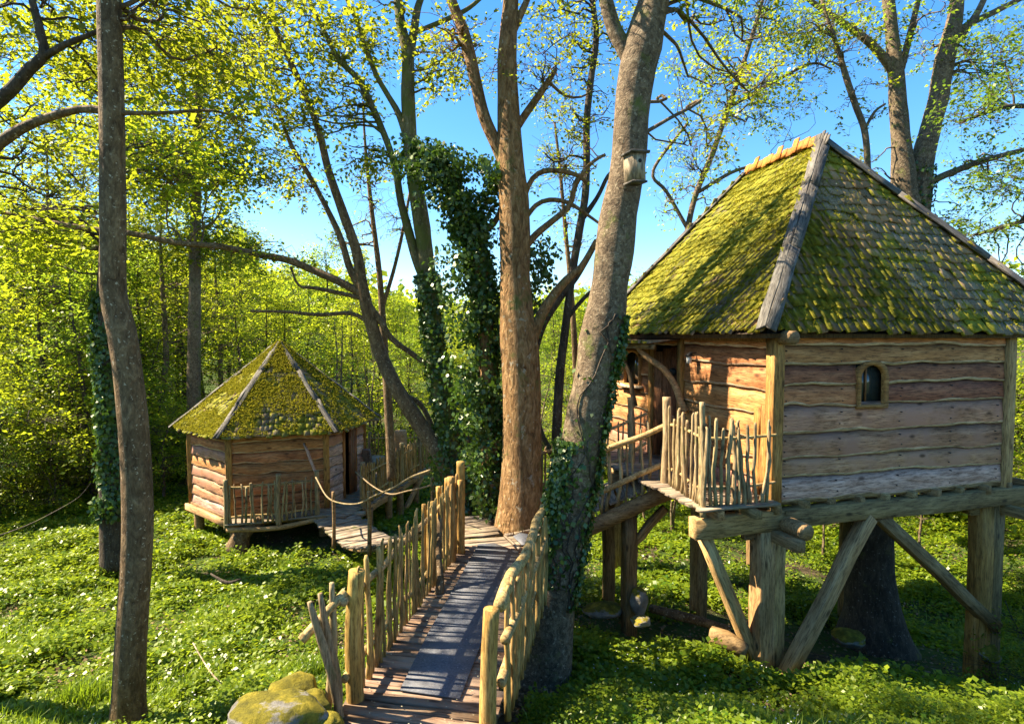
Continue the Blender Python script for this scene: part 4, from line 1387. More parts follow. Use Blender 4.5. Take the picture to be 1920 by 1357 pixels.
# side deck of the small treehouse with its long fence
dk = thing('side_deck', 'long narrow deck running back beside the door of the small treehouse', 'deck', (-3.6, 15.5, gz(-3.6, 15.5)))
dpath = [np.array([-4.05, 13.25, ZF - 0.02]), np.array([-3.55, 15.2, ZF - 0.02]), np.array([-3.1, 17.9, ZF - 0.02])]
planks(dk, dpath, 1.25, 0.14, 0.015, DECKG, 44, 0.05)
timber(dk, 'beam', (-3.4, 13.3, ZF - 0.15), (-2.5, 17.9, ZF - 0.15), 0.12, 0.16, M['beam_pale'], 260, n=8)
for k, (x, y) in enumerate(((-3.35, 13.6), (-3.1, 14.6), (-2.95, 15.3), (-2.75, 16.6), (-4.1, 14.8), (-3.9, 16.0))):
    pole(dk, 'post', [(x, y, gz(x, y) - 0.2), (x, y, ZF - 0.12)], [0.10, 0.09], M['beam'], 8, 0.08, 265 + k)
timber(dk, 'brace', (-2.95, 15.6, -4.75), (-2.62, 17.0, ZF - 0.2), 0.10, 0.12, M['beam_pale'], 270)
fence('picket_fence', 'long receding picket fence on the side deck of the small treehouse', [(-3.42, 13.3, ZF), (-3.0, 15.3, ZF), (-2.5, 17.9, ZF)], 0.11, 0.92, 0.05,
      [(0.02, 1.0, 0.06), (1.55, 1.05, 0.06), (2.3, 1.05, 0.06), (3.7, 1.0, 0.05)], (0.2, 0.72), 0.022, PICK, 15, 1.35, 0.03, M['picket_grey'])
fence('picket_fence', 'back picket fence closing the far end of the side deck', [(-4.3, 17.6, ZF), (-2.55, 17.95, ZF)], 0.12, 0.95, 0.04,
      [(0.0, 1.0, 0.05)], (0.2, 0.8), 0.022, PICK, 16, 1.25, 0.02, M['picket_grey'])
ch = thing('stump', 'upright pale log standing on the far end of the side deck', 'log', (-3.25, 17.0, ZF))
pole(ch, 'log', [(-3.25, 17.0, ZF), (-3.25, 17.0, ZF + 1.15)], [0.2, 0.18], M['beam_pale'], 12, 0.08, 3)
seat_ = thing('lounger', 'low deck lounger with a brown cushion on the side deck', 'lounger', (-3.75, 15.7, ZF))
put('seat', mesh_np('seat', box_v(-0.7, 0.5, -0.3, 0.3, 0.5, 0.58), BOXQ, [M['deck_grey']]), seat_, Matrix.Translation((-3.75, 15.7, ZF)) @ Matrix.Rotation(1.2, 4, 'Z'))
put('back', mesh_np('back', box_v(-0.05, 0.05, -0.3, 0.3, 0.5, 1.0), BOXQ, [M['deck']]), seat_, Matrix.Translation((-3.85, 15.3, ZF)) @ Matrix.Rotation(1.2, 4, 'Z') @ Matrix.Rotation(-0.25, 4, 'Y'))
for sx in (-0.55, 0.4):
    for sy in (-0.25, 0.25):
        put('leg', mesh_np('leg', box_v(sx - 0.03, sx + 0.03, sy - 0.03, sy + 0.03, 0, 0.5), BOXQ, [M['beam']]), seat_, Matrix.Translation((-3.75, 15.7, ZF)) @ Matrix.Rotation(1.2, 4, 'Z'))

# sagging plank bridge from the platform to the small treehouse
sag = [np.array([-3.85, 12.65, ZF - 0.02]), np.array([-3.15, 11.8, -4.02]), np.array([-2.55, 11.0, -3.88]), np.array([-1.8, 10.0, -3.45]), np.array([-1.1, 9.1, -2.95]), np.array([-0.8, 8.6, -2.73])]
hang = thing('hanging_bridge', 'sagging plank bridge hung between the central trunk and the small treehouse', 'bridge', (-2.4, 10.9, gz(-2.4, 10.9)))
planks(hang, spline(np.hstack([np.array(sag), np.zeros((6, 1))]), 0.3)[:, :3], 0.95, 0.125, 0.02, DECKG, 51, 0.03)
sp_ = spline(np.hstack([np.array(sag), np.zeros((6, 1))]), 0.3)[:, :3]
for sx in (-1, 1):
    off_ = np.array([0.62, 0.52, 0]) * 0.48 * sx
    pole(hang, 'bearer', [p + off_ + (0, 0, -0.07) for p in sp_[::3]], [0.035] * len(sp_[::3]), M['beam'], 7, 0.1, 61 + sx)
    off2 = np.array([0.62, 0.52, 0]) * 0.62 * sx
    hr = [p + off2 + (rng.normal(0, 0.03), rng.normal(0, 0.03), 0.86 + rng.normal(0, 0.035)) for i, p in enumerate(sp_[::3])]
    pole(hang, 'handrail', hr, [0.016] * len(hr), M['picket_grey'], 6, 0.25, 71 + sx)
    for k, j in enumerate((4, 11) if sx < 0 else (13,)):
        if j < len(sp_):
            p = sp_[j] + off2
            pole(hang, 'post', [p + (0, 0, -0.15), p + (0.01, 0, 0.4), p + (0, 0, 0.98)], [0.04, 0.036, 0.032], M['beam'], 7, 0.1, 81 + k)
timber(small, 'beam', (-4.6, 12.95, ZF - 0.07), (-3.3, 12.9, ZF - 0.07), 0.2, 0.09, M['deck_grey'], 290)
for k in range(6):
    p = np.array([-4.05, 12.8, ZF - 0.03]) + np.array([0.25, 0.97, 0]) * (k * 0.13 - 0.1)
    put('plank', DECKG[k % 6], small, Matrix.Translation(Vector(p.tolist())) @ Matrix.Rotation(-0.3, 4, 'Z') @ Matrix.Diagonal((1.0, 1.2, 1, 1)))

# ------------------------------------------------------------------ trees
def limb_from_px(pts, Y=None):
    """pts: (px, py, width_px[, Y]) -> rows (x, y, z, radius)"""
    out = []
    for p in pts:
        y = p[3] if len(p) > 3 else Y
        q = P(p[0], p[1], y)
        out.append([*q, p[2] / 2 / FPX * y])
    return np.array(out)


def unit(v):
    return v / (np.linalg.norm(v, axis=-1, keepdims=True) + 1e-9)


def branches_to(src_pts, src_r, targets, g, K=7, droop=0.12, wig=0.09, r0=0.5, rmin=0.004, rmax=0.05):
    """branches from the nearest source points to the targets -> Pt, R"""
    n = len(targets)
    idx = np.empty(n, int)
    for a in range(0, n, 400):
        t = targets[a:a + 400]
        d = np.linalg.norm(t[:, None] - src_pts[None], axis=2)
        up = t[:, None, 2] - src_pts[None, :, 2]
        cost = d + np.where(up < 0, -up * 0.9, 0) + g.random(d.shape) * 0.15 * d
        idx[a:a + 400] = np.argmin(cost, axis=1)
    s = src_pts[idx]
    L = np.linalg.norm(targets - s, axis=1)
    t = np.linspace(0, 1, K)[None, :, None]
    base = s[:, None] * (1 - t) + targets[:, None] * t
    up = np.zeros((n, 1, 3))
    up[:, 0, 2] = L * g.uniform(-0.5, 1.5, n) * droop
    base = base + up * np.sin(t * math.pi)
    amp = (L * wig)[:, None, None]
    w = g.normal(0, 1.0, (n, 1, 3)) * np.sin(t * math.pi) * 0.8 + g.normal(0, 0.55, (n, 1, 3)) * np.sin(t * 2 * math.pi) + g.normal(0, 0.28, (n, 1, 3)) * np.sin(t * 4 * math.pi)
    base = base + w * amp + g.normal(0, 0.012, (n, K, 3)) * np.sin(t * math.pi)
    r = np.clip(src_r[idx] * r0, rmin, rmax)
    R = r[:, None] * np.linspace(1, 0.35, K)[None]
    return base, np.maximum(R, rmin * 0.6)


def leaf_quads(c, d, nrm, size, g, asp=0.62):
    """kite leaves: base c, along d, facing nrm"""
    d = unit(d)
    sd = unit(np.cross(d, nrm))
    n2 = np.cross(sd, d)
    s = size[:, None]
    a = asp * g.uniform(0.8, 1.15, len(c))[:, None]
    fold = g.uniform(-0.05, 0.22, len(c))[:, None]
    V = np.stack([c, c + d * s * 0.45 + sd * s * a * 0.5 + n2 * s * fold, c + d * s, c + d * s * 0.45 - sd * s * a * 0.5 + n2 * s * fold * 0.6], 1)
    return V.reshape(-1, 3)


def sprays(tips, dirs, g, nl=12, length=0.34, size=0.055, flat=0.75, hang=0.15):
    """leafy twigs at tips: returns twig tubes and leaf vertices"""
    n = len(tips)
    dirs = unit(dirs + g.normal(0, 0.45, (n, 3)) + np.array([0, 0, -hang]))
    L = length * g.uniform(0.6, 1.35, n)
    end = tips + dirs * L[:, None]
    nrm = unit(g.normal(0, 1 - flat, (n, 3)) + np.array([0, 0, flat + 0.2]))
    side = unit(np.cross(dirs, nrm))
    t = (np.arange(nl)[None] + g.uniform(-0.4, 0.4, (n, nl))) / nl
    t = np.clip(t, 0.02, 1)
    sg = np.where(np.arange(nl) % 2 == 0, 1.0, -1.0)[None, :, None]
    pos = tips[:, None] + dirs[:, None] * (L[:, None] * t)[..., None]
    ld = dirs[:, None] * 0.55 + side[:, None] * sg * 0.9 + g.normal(0, 0.28, (n, nl, 3))
    ld[..., 2] -= 0.15
    spread = (0.10 + 0.35 * np.sin(t * math.pi))[..., None] * length * 0.5
    pos = pos + side[:, None] * sg * spread * g.uniform(0, 1, (n, nl, 1)) + g.normal(0, length * 0.06, (n, nl, 3))
    ln = nrm[:, None] + g.normal(0, 0.35, (n, nl, 3))
    sz = size * g.uniform(0.6, 1.3, (n, nl))
    V = leaf_quads(pos.reshape(-1, 3), ld.reshape(-1, 3), ln.reshape(-1, 3), sz.reshape(-1), g)
    tw = np.stack([tips, tips + dirs * L[:, None] * 0.5 + g.normal(0, 0.012, (n, 3)), end], 1)
    return tw, V


def quad_mesh(name, V, mat):
    return mesh_np(name, V, np.arange(len(V)).reshape(-1, 4), [mat])


def in_blob(g, n, c, r, Y=None):
    d = unit(g.normal(0, 1, (n, 3))) * (g.random((n, 1)) ** 0.45)
    return np.array(c) + d * np.array(r)


def build_tree(name, label, cat, limbs, blobs, bark_m, leaf_m, seed=0, nl=12, lsize=0.055, llen=0.34, group=None, sides=12, amp=0.09,
               twig_r=0.0035, kb=10, hang=0.12, base=None, bare=0, ns=7, limb_names=None, src_from=0.0, tw_sides=4, wig=0.09):
    """limbs: arrays (x, y, z, r); blobs: (centre, radii, number of sprays)"""
    g = np.random.default_rng(seed)
    base = base if base is not None else limbs[0][0, :3]
    root = thing(name, label, cat, base, group)
    SP = []
    for k, L in enumerate(limbs):
        S = spline(L, 0.14 if k == 0 else 0.12)
        SP.append(S)
        put('trunk' if k == 0 else 'limb', limb_mesh('trunk' if k == 0 else 'limb', S, bark_m, sides if k == 0 else max(6, sides - 4), amp, ns, seed + k), root)
    allp = np.vstack(SP)
    if src_from:
        allp = allp[allp[:, 2] > src_from] if (allp[:, 2] > src_from).any() else allp
    sp, sr = allp[:, :3], allp[:, 3]
    bw = MB()
    LV = []
    for (c, r, n) in blobs:
        if n <= 0:
            continue
        ns_ = max(2, n // kb)
        sub = in_blob(g, ns_, c, np.array(r) * 0.9)
        Bp, Br = branches_to(sp, sr, sub, g, 11, 0.12, wig, 0.42, 0.006, 0.024)
        V, T, Q = tubes(Bp, Br, 5, 0, cap=False)
        bw.add(V, T, Q)
        tip = in_blob(g, n, c, r)
        sp2 = np.concatenate([Bp[:, 2:].reshape(-1, 3)])
        sr2 = Br[:, 2:].reshape(-1)
        Tp, Tr = branches_to(sp2, sr2, tip, g, 6, 0.08, wig * 1.2, 0.6, twig_r, 0.009)
        V, T, Q = tubes(Tp, Tr, tw_sides if tw_sides > 3 else 3, 0, cap=False)
        bw.add(V, T, Q)
        d = Tp[:, -1] - Tp[:, -2]
        if bare < 1:
            keep = g.random(len(tip)) >= bare
            tw, lv = sprays(tip[keep], d[keep], g, nl, llen, lsize, hang=hang)
            V, T, Q = tubes(tw, np.full(tw.shape[:2], twig_r * 0.7), 3, 0, cap=False)
            bw.add(V, T, Q)
            LV.append(lv)
    if bw.n:
        o = put('branchwork', bw.mesh('branchwork', bark_m), root)
        o['kind'] = 'stuff'
    if LV:
        o = put('crown', quad_mesh('crown', np.concatenate(LV), leaf_m), root)
        o['kind'] = 'stuff'
    return root, SP


def B(px, py, Y, rx, ry, rz, n):
    return (P(px, py, Y), (rx, ry, rz), n)


LP = limb_from_px
EL_ = 'leafy tree'

# near left trunk in front of the lawn
t_near, S_near = build_tree('tree', 'slim brown trunk with pale flecks standing nearest on the left lawn', 'tree',
    [LP([(238, 1400, 80), (240, 1345, 66), (242, 1300, 58), (246, 1200, 54), (256, 1050, 52), (258, 950, 52), (250, 800, 51), (240, 700, 48), (228, 620, 48), (213, 550, 44), (212, 440, 42), (210, 230, 42), (206, 60, 40), (203, -120, 38), (205, -500, 34), (215, -1100, 24), (230, -1700, 12)], 5.15),
     LP([(205, 210, 16), (150, 205, 14), (60, 232, 17), (0, 268, 20), (-80, 330, 18)], 5.15),
     LP([(212, 212, 10), (300, 212, 7), (400, 208, 5), (470, 230, 3)], 5.15)],
    [(np.array([-3.6, 5.4, 6.2]), (1.9, 1.9, 1.6), 120), B(420, 215, 5.3, .45, .5, .22, 26), B(60, -120, 5.6, 1.0, .8, .5, 50), B(400, 60, 5.6, .8, .7, .35, 60), B(470, -60, 5.6, .9, .7, .4, 50)], M['bark_brown'], M['leaf'], 11, amp=0.05, ns=5, lsize=0.07)
# roots flare
# tree leaning in from beyond the left edge
build_tree('tree', 'forked dark bough reaching in high from beyond the left edge', 'tree',
    [np.vstack([[-7.2, 5.8, gz(-7.2, 5.8) - 0.2, 0.2], [-7.0, 5.7, -1.0, 0.17], [-6.6, 5.6, 0.8, 0.15], LP([(-120, 270, 26), (0, 188, 22), (55, 130, 20), (82, 105, 17), (78, 70, 15), (60, 0, 12), (35, -120, 10)], 5.6)]),
     LP([(82, 108, 13), (120, 85, 11), (185, 58, 8), (250, 20, 6), (330, -40, 5)], 5.6)],
    [B(60, 60, 6.4, 1.3, 1.4, .8, 150), B(90, 330, 7.0, 1.1, 1.2, .6, 90), B(300, 90, 6.6, 1.1, 1.2, .55, 130), B(-300, 0, 6.5, 1.8, 1.6, 1.2, 60)], M['bark_dark'], M['leaf'], 12, lsize=0.08)

# ivy-wrapped trunk behind the near left one
ivy_host = LP([(216, 1065, 52), (212, 1000, 44), (208, 860, 38), (205, 700, 36), (200, 560, 32), (206, 400, 28), (214, 200, 24), (220, 0, 20), (225, -300, 12)], 10.8)
_, S_ih = build_tree('tree', 'dark ivy-clad trunk standing just behind the slim flecked trunk', 'tree', [ivy_host],
    [B(150, 150, 10.8, 1.6, 1.6, 1.3, 220), B(330, 330, 10.8, 1.3, 1.5, .8, 160), B(60, 430, 10.5, 1.3, 1.2, .6, 150)], M['bark_dark'], M['leaf_yellow'], 13, lsize=0.105, llen=0.48, nl=14)

# taller pale-sided trunk behind the small treehouse
build_tree('tree', 'tall straight grey trunk rising behind the left eave of the small treehouse', 'tree',
    [LP([(362, 985, 30), (362, 850, 26), (363, 740, 24), (365, 560, 21), (367, 400, 17), (371, 240, 14), (372, 100, 11), (380, -60, 7)], 18.5)],
    [B(370, 130, 18.5, 3.0, 2.0, 2.0, 420), B(440, 300, 18.5, 1.9, 2.0, .9, 220), B(300, 300, 18.0, 2.0, 2, 1.0, 200), B(380, 450, 19, 1.9, 1.5, .9, 170), B(200, 250, 19, 2.4, 1.5, 1.2, 180)],
    M['bark_grey'], M['leaf'], 14, lsize=0.15, llen=0.7, nl=14, twig_r=0.006, wig=0.05)

# leaning dark multi-stem in the middle left
YA = 10.2
build_tree('tree', 'dark crooked many-stemmed tree leaning left over the hanging bridge', 'tree',
    [LP([(872, 985, 42, 9.6), (862, 930, 36, 9.7), (826, 855, 32, 9.8), (790, 800, 31, 9.9), (742, 725, 28, 10), (712, 660, 26, YA), (690, 585, 24, YA), (678, 530, 22, YA), (668, 470, 19, YA), (640, 390, 17, YA), (616, 320, 15, YA), (596, 240, 12, YA), (560, 150, 11, YA), (520, 60, 9, YA), (500, -30, 8, YA), (470, -160, 6, YA)]),
     LP([(678, 545, 17), (655, 500, 14), (640, 450, 12), (615, 395, 10), (580, 330, 9), (545, 270, 8), (520, 200, 5)], YA),
     LP([(685, 555, 16), (640, 530, 15), (590, 508, 14), (540, 488, 13), (480, 476, 12), (410, 462, 11), (330, 455, 10), (240, 437, 10), (140, 425, 9), (0, 398, 7), (-120, 380, 5)], YA),
     LP([(682, 560, 10), (640, 550, 8), (590, 540, 7), (560, 535, 5), (545, 500, 4)], YA),
     LP([(700, 610, 9), (660, 588, 8), (600, 590, 7), (540, 585, 6), (470, 583, 5)], YA),
     LP([(690, 570, 14), (712, 600, 12), (735, 635, 11), (775, 665, 10), (830, 705, 9)], YA),
     LP([(745, 735, 10), (790, 760, 9), (822, 830, 12), (846, 880, 14)], YA)],
    [B(480, 480, 10, .9, .8, .25, 30), B(520, 160, YA, 1.0, 1.0, .8, 70), B(560, 330, YA, .6, .8, .5, 30), B(460, 30, YA, 1.2, 1.2, .7, 110), B(330, 330, YA, 1.1, 1.0, .3, 40)], M['bark_brown'], M['leaf'], 15, lsize=0.085, amp=0.1, wig=0.14)
YB = 10.0
t6 = [LP([(880, 985, 58, 9.7), (865, 930, 48, 9.8), (848, 860, 42, 9.9), (835, 780, 38), (822, 700, 37), (812, 620, 35), (805, 550, 33), (797, 470, 31), (786, 390, 30), (775, 320, 28), (768, 250, 26), (765, 180, 25), (764, 100, 22), (752, 50, 18), (745, -20, 16), (735, -200, 11)], YB),
      LP([(766, 110, 18), (776, 60, 16), (782, 20, 14), (796, -30, 12), (820, -160, 8)], YB),
      LP([(800, 530, 20), (782, 490, 18), (768, 440, 17), (752, 380, 14), (742, 320, 13), (725, 265, 12), (700, 205, 12), (672, 150, 11), (636, 112, 10), (608, 60, 9), (580, 0, 8), (560, -80, 6)], YB),
      LP([(765, 265, 14), (748, 215, 12), (728, 180, 10), (705, 140, 9), (682, 80, 8), (670, 40, 7), (650, 0, 6), (630, -90, 5)], YB),
      LP([(768, 65, 8), (830, 40, 9), (880, 15, 8), (930, -30, 6)], YB)]
t6 = [np.array(a) for a in t6] if False else [LP([(*p[:3], p[3] if len(p) > 3 else YB) for p in q]) for q in (
    [(880, 985, 58, 9.7), (865, 930, 48, 9.8), (848, 860, 42, 9.9), (835, 780, 38), (822, 700, 37), (812, 620, 35), (805, 550, 33), (797, 470, 31), (786, 390, 30), (775, 320, 28), (768, 250, 26), (765, 180, 25), (764, 100, 22), (752, 50, 18), (745, -20, 16), (735, -200, 11)],
    [(766, 110, 18), (776, 60, 16), (782, 20, 14), (796, -30, 12), (820, -160, 8)],
    [(800, 530, 20), (782, 490, 18), (768, 440, 17), (752, 380, 14), (742, 320, 13), (725, 265, 12), (700, 205, 12), (672, 150, 11), (636, 112, 10), (608, 60, 9), (580, 0, 8), (560, -80, 6)],
    [(765, 265, 14), (748, 215, 12), (728, 180, 10), (705, 140, 9), (682, 80, 8), (670, 40, 7), (650, 0, 6), (630, -90, 5)],
    [(768, 65, 8), (830, 40, 9), (880, 15, 8), (930, -30, 6)])]
_, S6 = build_tree('tree', 'pale forked tree with ivy up its lower trunk left of the bare central trunk', 'tree', t6,
    [B(700, 60, YB, 1.0, 1.0, .7, 100), B(600, 60, YB, .9, 1, .6, 80), B(690, 300, YB, .7, .8, .35, 44), B(640, 200, YB, .8, .8, .5, 60), B(830, 120, YB, .6, .9, .7, 50), B(560, 220, YB, .8, .8, .35, 45), B(640, -200, YB, 1.8, 1.8, .9, 60)],
    M['bark_mossy'], M['leaf'], 16, lsize=0.085, wig=0.1)

# central bare trunk
YC = 8.4
t7 = [LP([(968, 1075, 130), (972, 1010, 108), (976, 960, 88), (978, 880, 76), (978, 800, 73), (977, 720, 72), (974, 650, 70), (969, 590, 62), (966, 520, 56), (965, 450, 58), (963, 380, 55), (958, 320, 50), (955, 250, 44), (953, 180, 38), (951, 110, 36), (954, 50, 32), (958, 0, 28), (965, -150, 20)], YC),
      LP([(950, 320, 22), (930, 270, 23), (908, 220, 23), (893, 160, 22), (880, 100, 22), (866, 50, 20), (848, 5, 18), (830, -60, 15), (800, -200, 9)], YC),
      LP([(955, 262, 15), (985, 215, 14), (1010, 180, 13), (1030, 150, 11), (1042, 130, 8)], YC),
      LP([(1030, 155, 6), (1060, 180, 5), (1090, 182, 4), (1110, 170, 3)], YC),
      LP([(962, 60, 14), (975, 30, 13), (992, -10, 11), (1010, -80, 8)], YC),
      LP([(983, 700, 20), (1003, 620, 22), (1030, 565, 18), (1062, 525, 15), (1090, 500, 12), (1118, 450, 8)], YC),
      LP([(980, 470, 14), (1005, 440, 13), (1035, 415, 12), (1068, 385, 11), (1080, 345, 9), (1110, 305, 7), (1135, 290, 6)], YC),
      LP([(978, 400, 9), (990, 350, 10), (1010, 325, 10), (1045, 320, 9), (1085, 330, 8), (1100, 345, 6)], YC),
      LP([(985, 410, 9), (1005, 385, 9), (1030, 375, 9), (1065, 380, 8), (1100, 402, 6), (1125, 420, 5)], YC)]
_, S7 = build_tree('tree', 'broad bare brown trunk at the centre rising through the platform', 'tree', t7,
    [B(870, 90, YC, .7, .8, .5, 46), B(1010, 120, YC, .6, .8, .5, 36), B(1070, 250, YC, .45, .7, .5, 22), B(900, -150, YC, 1.5, 1.5, .8, 50), B(800, 60, YC, .4, .8, .4, 14)],
    M['bark_pale'], M['leaf'], 17, sides=20, amp=0.10, lsize=0.055, wig=0.13, ns=3.5)
# pale stem wrapped in the ivy mass beside it
YD = 8.9
t7b = [LP([(925, 1000, 40), (920, 900, 36), (915, 760, 34), (912, 640, 32), (905, 540, 30), (892, 450, 30), (872, 400, 28), (850, 350, 24), (815, 300, 18), (780, 280, 10)], YD),
       LP([(890, 440, 14), (925, 420, 12), (945, 380, 8)], YD)]
_, S7b = build_tree('tree', 'leaning stem smothered in dark ivy against the left side of the bare central trunk', 'tree', t7b, [], M['bark_pale'], M['leaf'], 18)

# thin sinuous tree to the right of the centre
YE = 9.4
t8 = [LP([(1036, 1010, 26), (1038, 930, 24), (1042, 850, 20), (1046, 760, 18), (1050, 700, 17), (1062, 600, 15), (1072, 520, 14), (1085, 440, 15), (1097, 370, 14), (1100, 300, 13), (1100, 230, 13), (1108, 150, 12), (1118, 70, 11), (1112, 10, 10), (1105, -80, 8)], YE),
      LP([(1092, 410, 11), (1120, 370, 8), (1140, 330, 7), (1160, 310, 6)], YE),
      LP([(1040, 860, 14), (1010, 800, 13), (1000, 700, 12), (1015, 620, 12), (1050, 560, 12), (1080, 520, 12), (1110, 470, 9), (1130, 430, 6)], YE),
      LP([(1062, 600, 8), (1085, 570, 8), (1110, 545, 6), (1125, 540, 4)], YE)]
build_tree('tree', 'thin sinuous brown tree between the bare central trunk and the birdhouse tree', 'tree', t8,
    [B(1110, 60, YE, .9, 1, .6, 60), B(1060, 330, YE, .6, .9, .6, 26), B(1090, 180, YE, .7, .8, .5, 30), B(1040, 40, YE, .7, .8, .5, 40)], M['bark_dark'], M['leaf'], 19, lsize=0.065, wig=0.15)

# leaning trunk with the birdhouse
YF = 6.35   # depth of the leaning trunk
t9 = [LP([(990, 1390, 190), (1005, 1300, 150), (1018, 1230, 118), (1030, 1150, 100), (1052, 1040, 92), (1068, 950, 88), (1085, 860, 84), (1100, 780, 80), (1114, 700, 78), (1124, 640, 84), (1136, 590, 80), (1142, 540, 72), (1152, 470, 76), (1160, 400, 74), (1172, 340, 68), (1180, 280, 66), (1184, 220, 68), (1192, 150, 72), (1204, 90, 76), (1216, 40, 66), (1228, -10, 60), (1245, -100, 54), (1270, -260, 44), (1300, -520, 32), (1320, -900, 18)], YF),
      LP([(1192, 140, 30), (1172, 95, 32), (1152, 55, 30), (1138, 10, 27), (1128, -40, 24), (1110, -200, 18), (1060, -420, 11)], YF)]
for L_ in t9:
    L_[:, 3] *= 0.93
_, S9 = build_tree('tree', 'sturdy leaning trunk with a birdhouse and ivy foot beside the footbridge', 'tree', t9,
    [B(1330, -40, YF, 1.0, 1.0, .45, 70), (np.array([1.9, 6.2, 5.6]), (1.8, 1.8, 1.4), 120), B(1100, -140, YF, 1.0, 1.2, .4, 40), B(1400, 130, YF + 1.5, 0.8, .7, .4, 50), B(1330, 260, YF + 1.5, .5, .6, .5, 36)],
    M['bark_grey'], M['leaf'], 20, sides=22, amp=0.10, lsize=0.06, wig=0.1, src_from=1.8)

# pair of trunks behind the roof, right
YG = 14.5
build_tree('tree', 'paired rough trunks with a broad fork rising behind the right slope of the large roof', 'tree',
    [LP([(1712, 900, 60), (1705, 600, 56), (1700, 420, 54), (1694, 340, 44), (1690, 270, 33), (1684, 200, 30), (1680, 130, 27), (1672, 60, 22), (1664, -20, 19), (1655, -150, 12)], YG),
     LP([(1706, 480, 46), (1722, 380, 42), (1730, 300, 38), (1745, 240, 34), (1760, 180, 33), (1772, 110, 32), (1785, 60, 28), (1795, 0, 22), (1805, -100, 15)], YG),
     LP([(1686, 160, 17), (1665, 120, 16), (1630, 80, 14), (1590, 50, 12), (1545, 20, 10), (1510, -5, 8)], YG),
     LP([(1775, 85, 16), (1810, 50, 12), (1860, 25, 11), (1930, -10, 8)], YG),
     LP([(1765, 120, 14), (1800, 70, 13), (1835, 20, 11), (1860, -40, 8)], YG),
     LP([(1728, 350, 14), (1780, 325, 12), (1850, 300, 10), (1930, 278, 8)], YG),
     LP([(1690, 130, 12), (1705, 70, 11), (1722, 0, 9), (1735, -60, 7)], YG)],
    [B(1560, 40, YG, 1.3, 1.3, .8, 90), B(1850, 120, YG, 1.1, 1.2, .9, 110), B(1860, 330, YG, .9, 1.0, .8, 90), B(1720, 60, YG, 1.3, 1.2, .9, 60), B(1790, 420, YG, .7, .9, .5, 40), B(1600, 300, YG, .6, .8, .5, 14), B(1700, -200, YG, 2.2, 2, 1.0, 60)],
    M['bark_grey'], M['leaf_lime'], 21, sides=14, lsize=0.095, llen=0.42, wig=0.14, twig_r=0.005)
build_tree('tree', 'thin pale tree curving up behind the apex of the large roof', 'tree',
    [LP([(1640, 700, 16), (1634, 400, 13), (1628, 330, 11), (1622, 250, 11), (1605, 200, 11), (1588, 150, 11), (1575, 105, 9), (1560, 60, 7), (1540, 0, 5)], 13.0),
     LP([(1620, 245, 6), (1640, 210, 5), (1660, 195, 4)], 13.0)],
    [B(1560, 90, 13, .9, 1, .7, 36), B(1500, 60, 13, 1.0, 1.0, .5, 50), B(1620, 200, 13, .6, .8, .6, 18)], M['bark_grey'], M['leaf'], 22, lsize=0.08, wig=0.13)
# branches filling the sky between the leaning trunk and the roof: a tree behind
build_tree('tree', 'airy young tree showing fine green twigs left of the large roof', 'tree',
    [LP([(1300, 760, 16), (1290, 600, 14), (1285, 480, 12), (1300, 380, 11), (1335, 290, 10), (1370, 190, 9), (1400, 100, 8), (1430, 0, 6), (1450, -90, 4)], 13.6),
     LP([(1290, 430, 8), (1250, 360, 7), (1225, 320, 6), (1290, 230, 5)], 13.6),
     LP([(1370, 200, 7), (1440, 160, 6), (1520, 120, 5), (1560, 130, 3)], 13.6),
     LP([(1310, 360, 7), (1380, 320, 6), (1450, 305, 4)], 13.6)],
    [B(1290, 330, 13.6, 1.0, 1.0, 1.3, 70), B(1420, 180, 13.6, 1.4, 1.2, .85, 190), B(1300, 130, 13.6, 1.0, 1.0, .9, 90), B(1450, 30, 13.6, 1.6, 1.2, .7, 190), B(1320, 480, 13.6, .8, .8, .6, 36), B(1340, -60, 13.6, 1.5, 1.2, .6, 80)],
    M['bark_grey'], M['leaf_lime'], 23, nl=9, lsize=0.08, llen=0.40, wig=0.14)
build_tree('tree', 'leafy tree whose sprays hang in at the right edge above the large roof', 'tree',
    [LP([(2150, 1250, 60), (2140, 700, 44), (2110, 500, 38), (2080, 300, 30), (2060, 100, 22), (2040, -100, 14)], 11.0),
     LP([(2100, 420, 18), (1990, 400, 12), (1900, 420, 9), (1830, 440, 6)], 11.0),
     LP([(2080, 250, 16), (1980, 210, 11), (1890, 200, 9), (1800, 230, 5)], 11.0)],
    [B(1840, 200, 10.6, .8, 1.0, .5, 90), B(1900, 330, 10.6, .6, .9, .4, 44), B(1850, 440, 11, .6, .9, .35, 60), B(1900, 60, 11, .9, 1, .6, 60), B(1890, 520, 11.5, .5, .6, .3, 30)],
    M['bark_dark'], M['leaf_mid'], 24, lsize=0.075, llen=0.36)
build_tree('tree', 'nearly leafless twiggy tree between the dark leaning stems and the pale forked tree', 'tree',
    [LP([(735, 900, 18), (728, 760, 16), (720, 640, 14), (712, 520, 11), (700, 420, 9), (690, 330, 7), (684, 260, 5), (680, 190, 3)], 12.5),
     LP([(716, 580, 8), (740, 500, 7), (758, 420, 6), (770, 350, 4)], 12.5)],
    [B(700, 380, 12.5, .9, .8, .9, 70), B(640, 430, 12.5, .7, .7, .5, 40), B(760, 430, 12.5, .5, .6, .6, 30)], M['bark_brown'], M['leaf_lime'], 61, bare=0.72, lsize=0.06, wig=0.13)
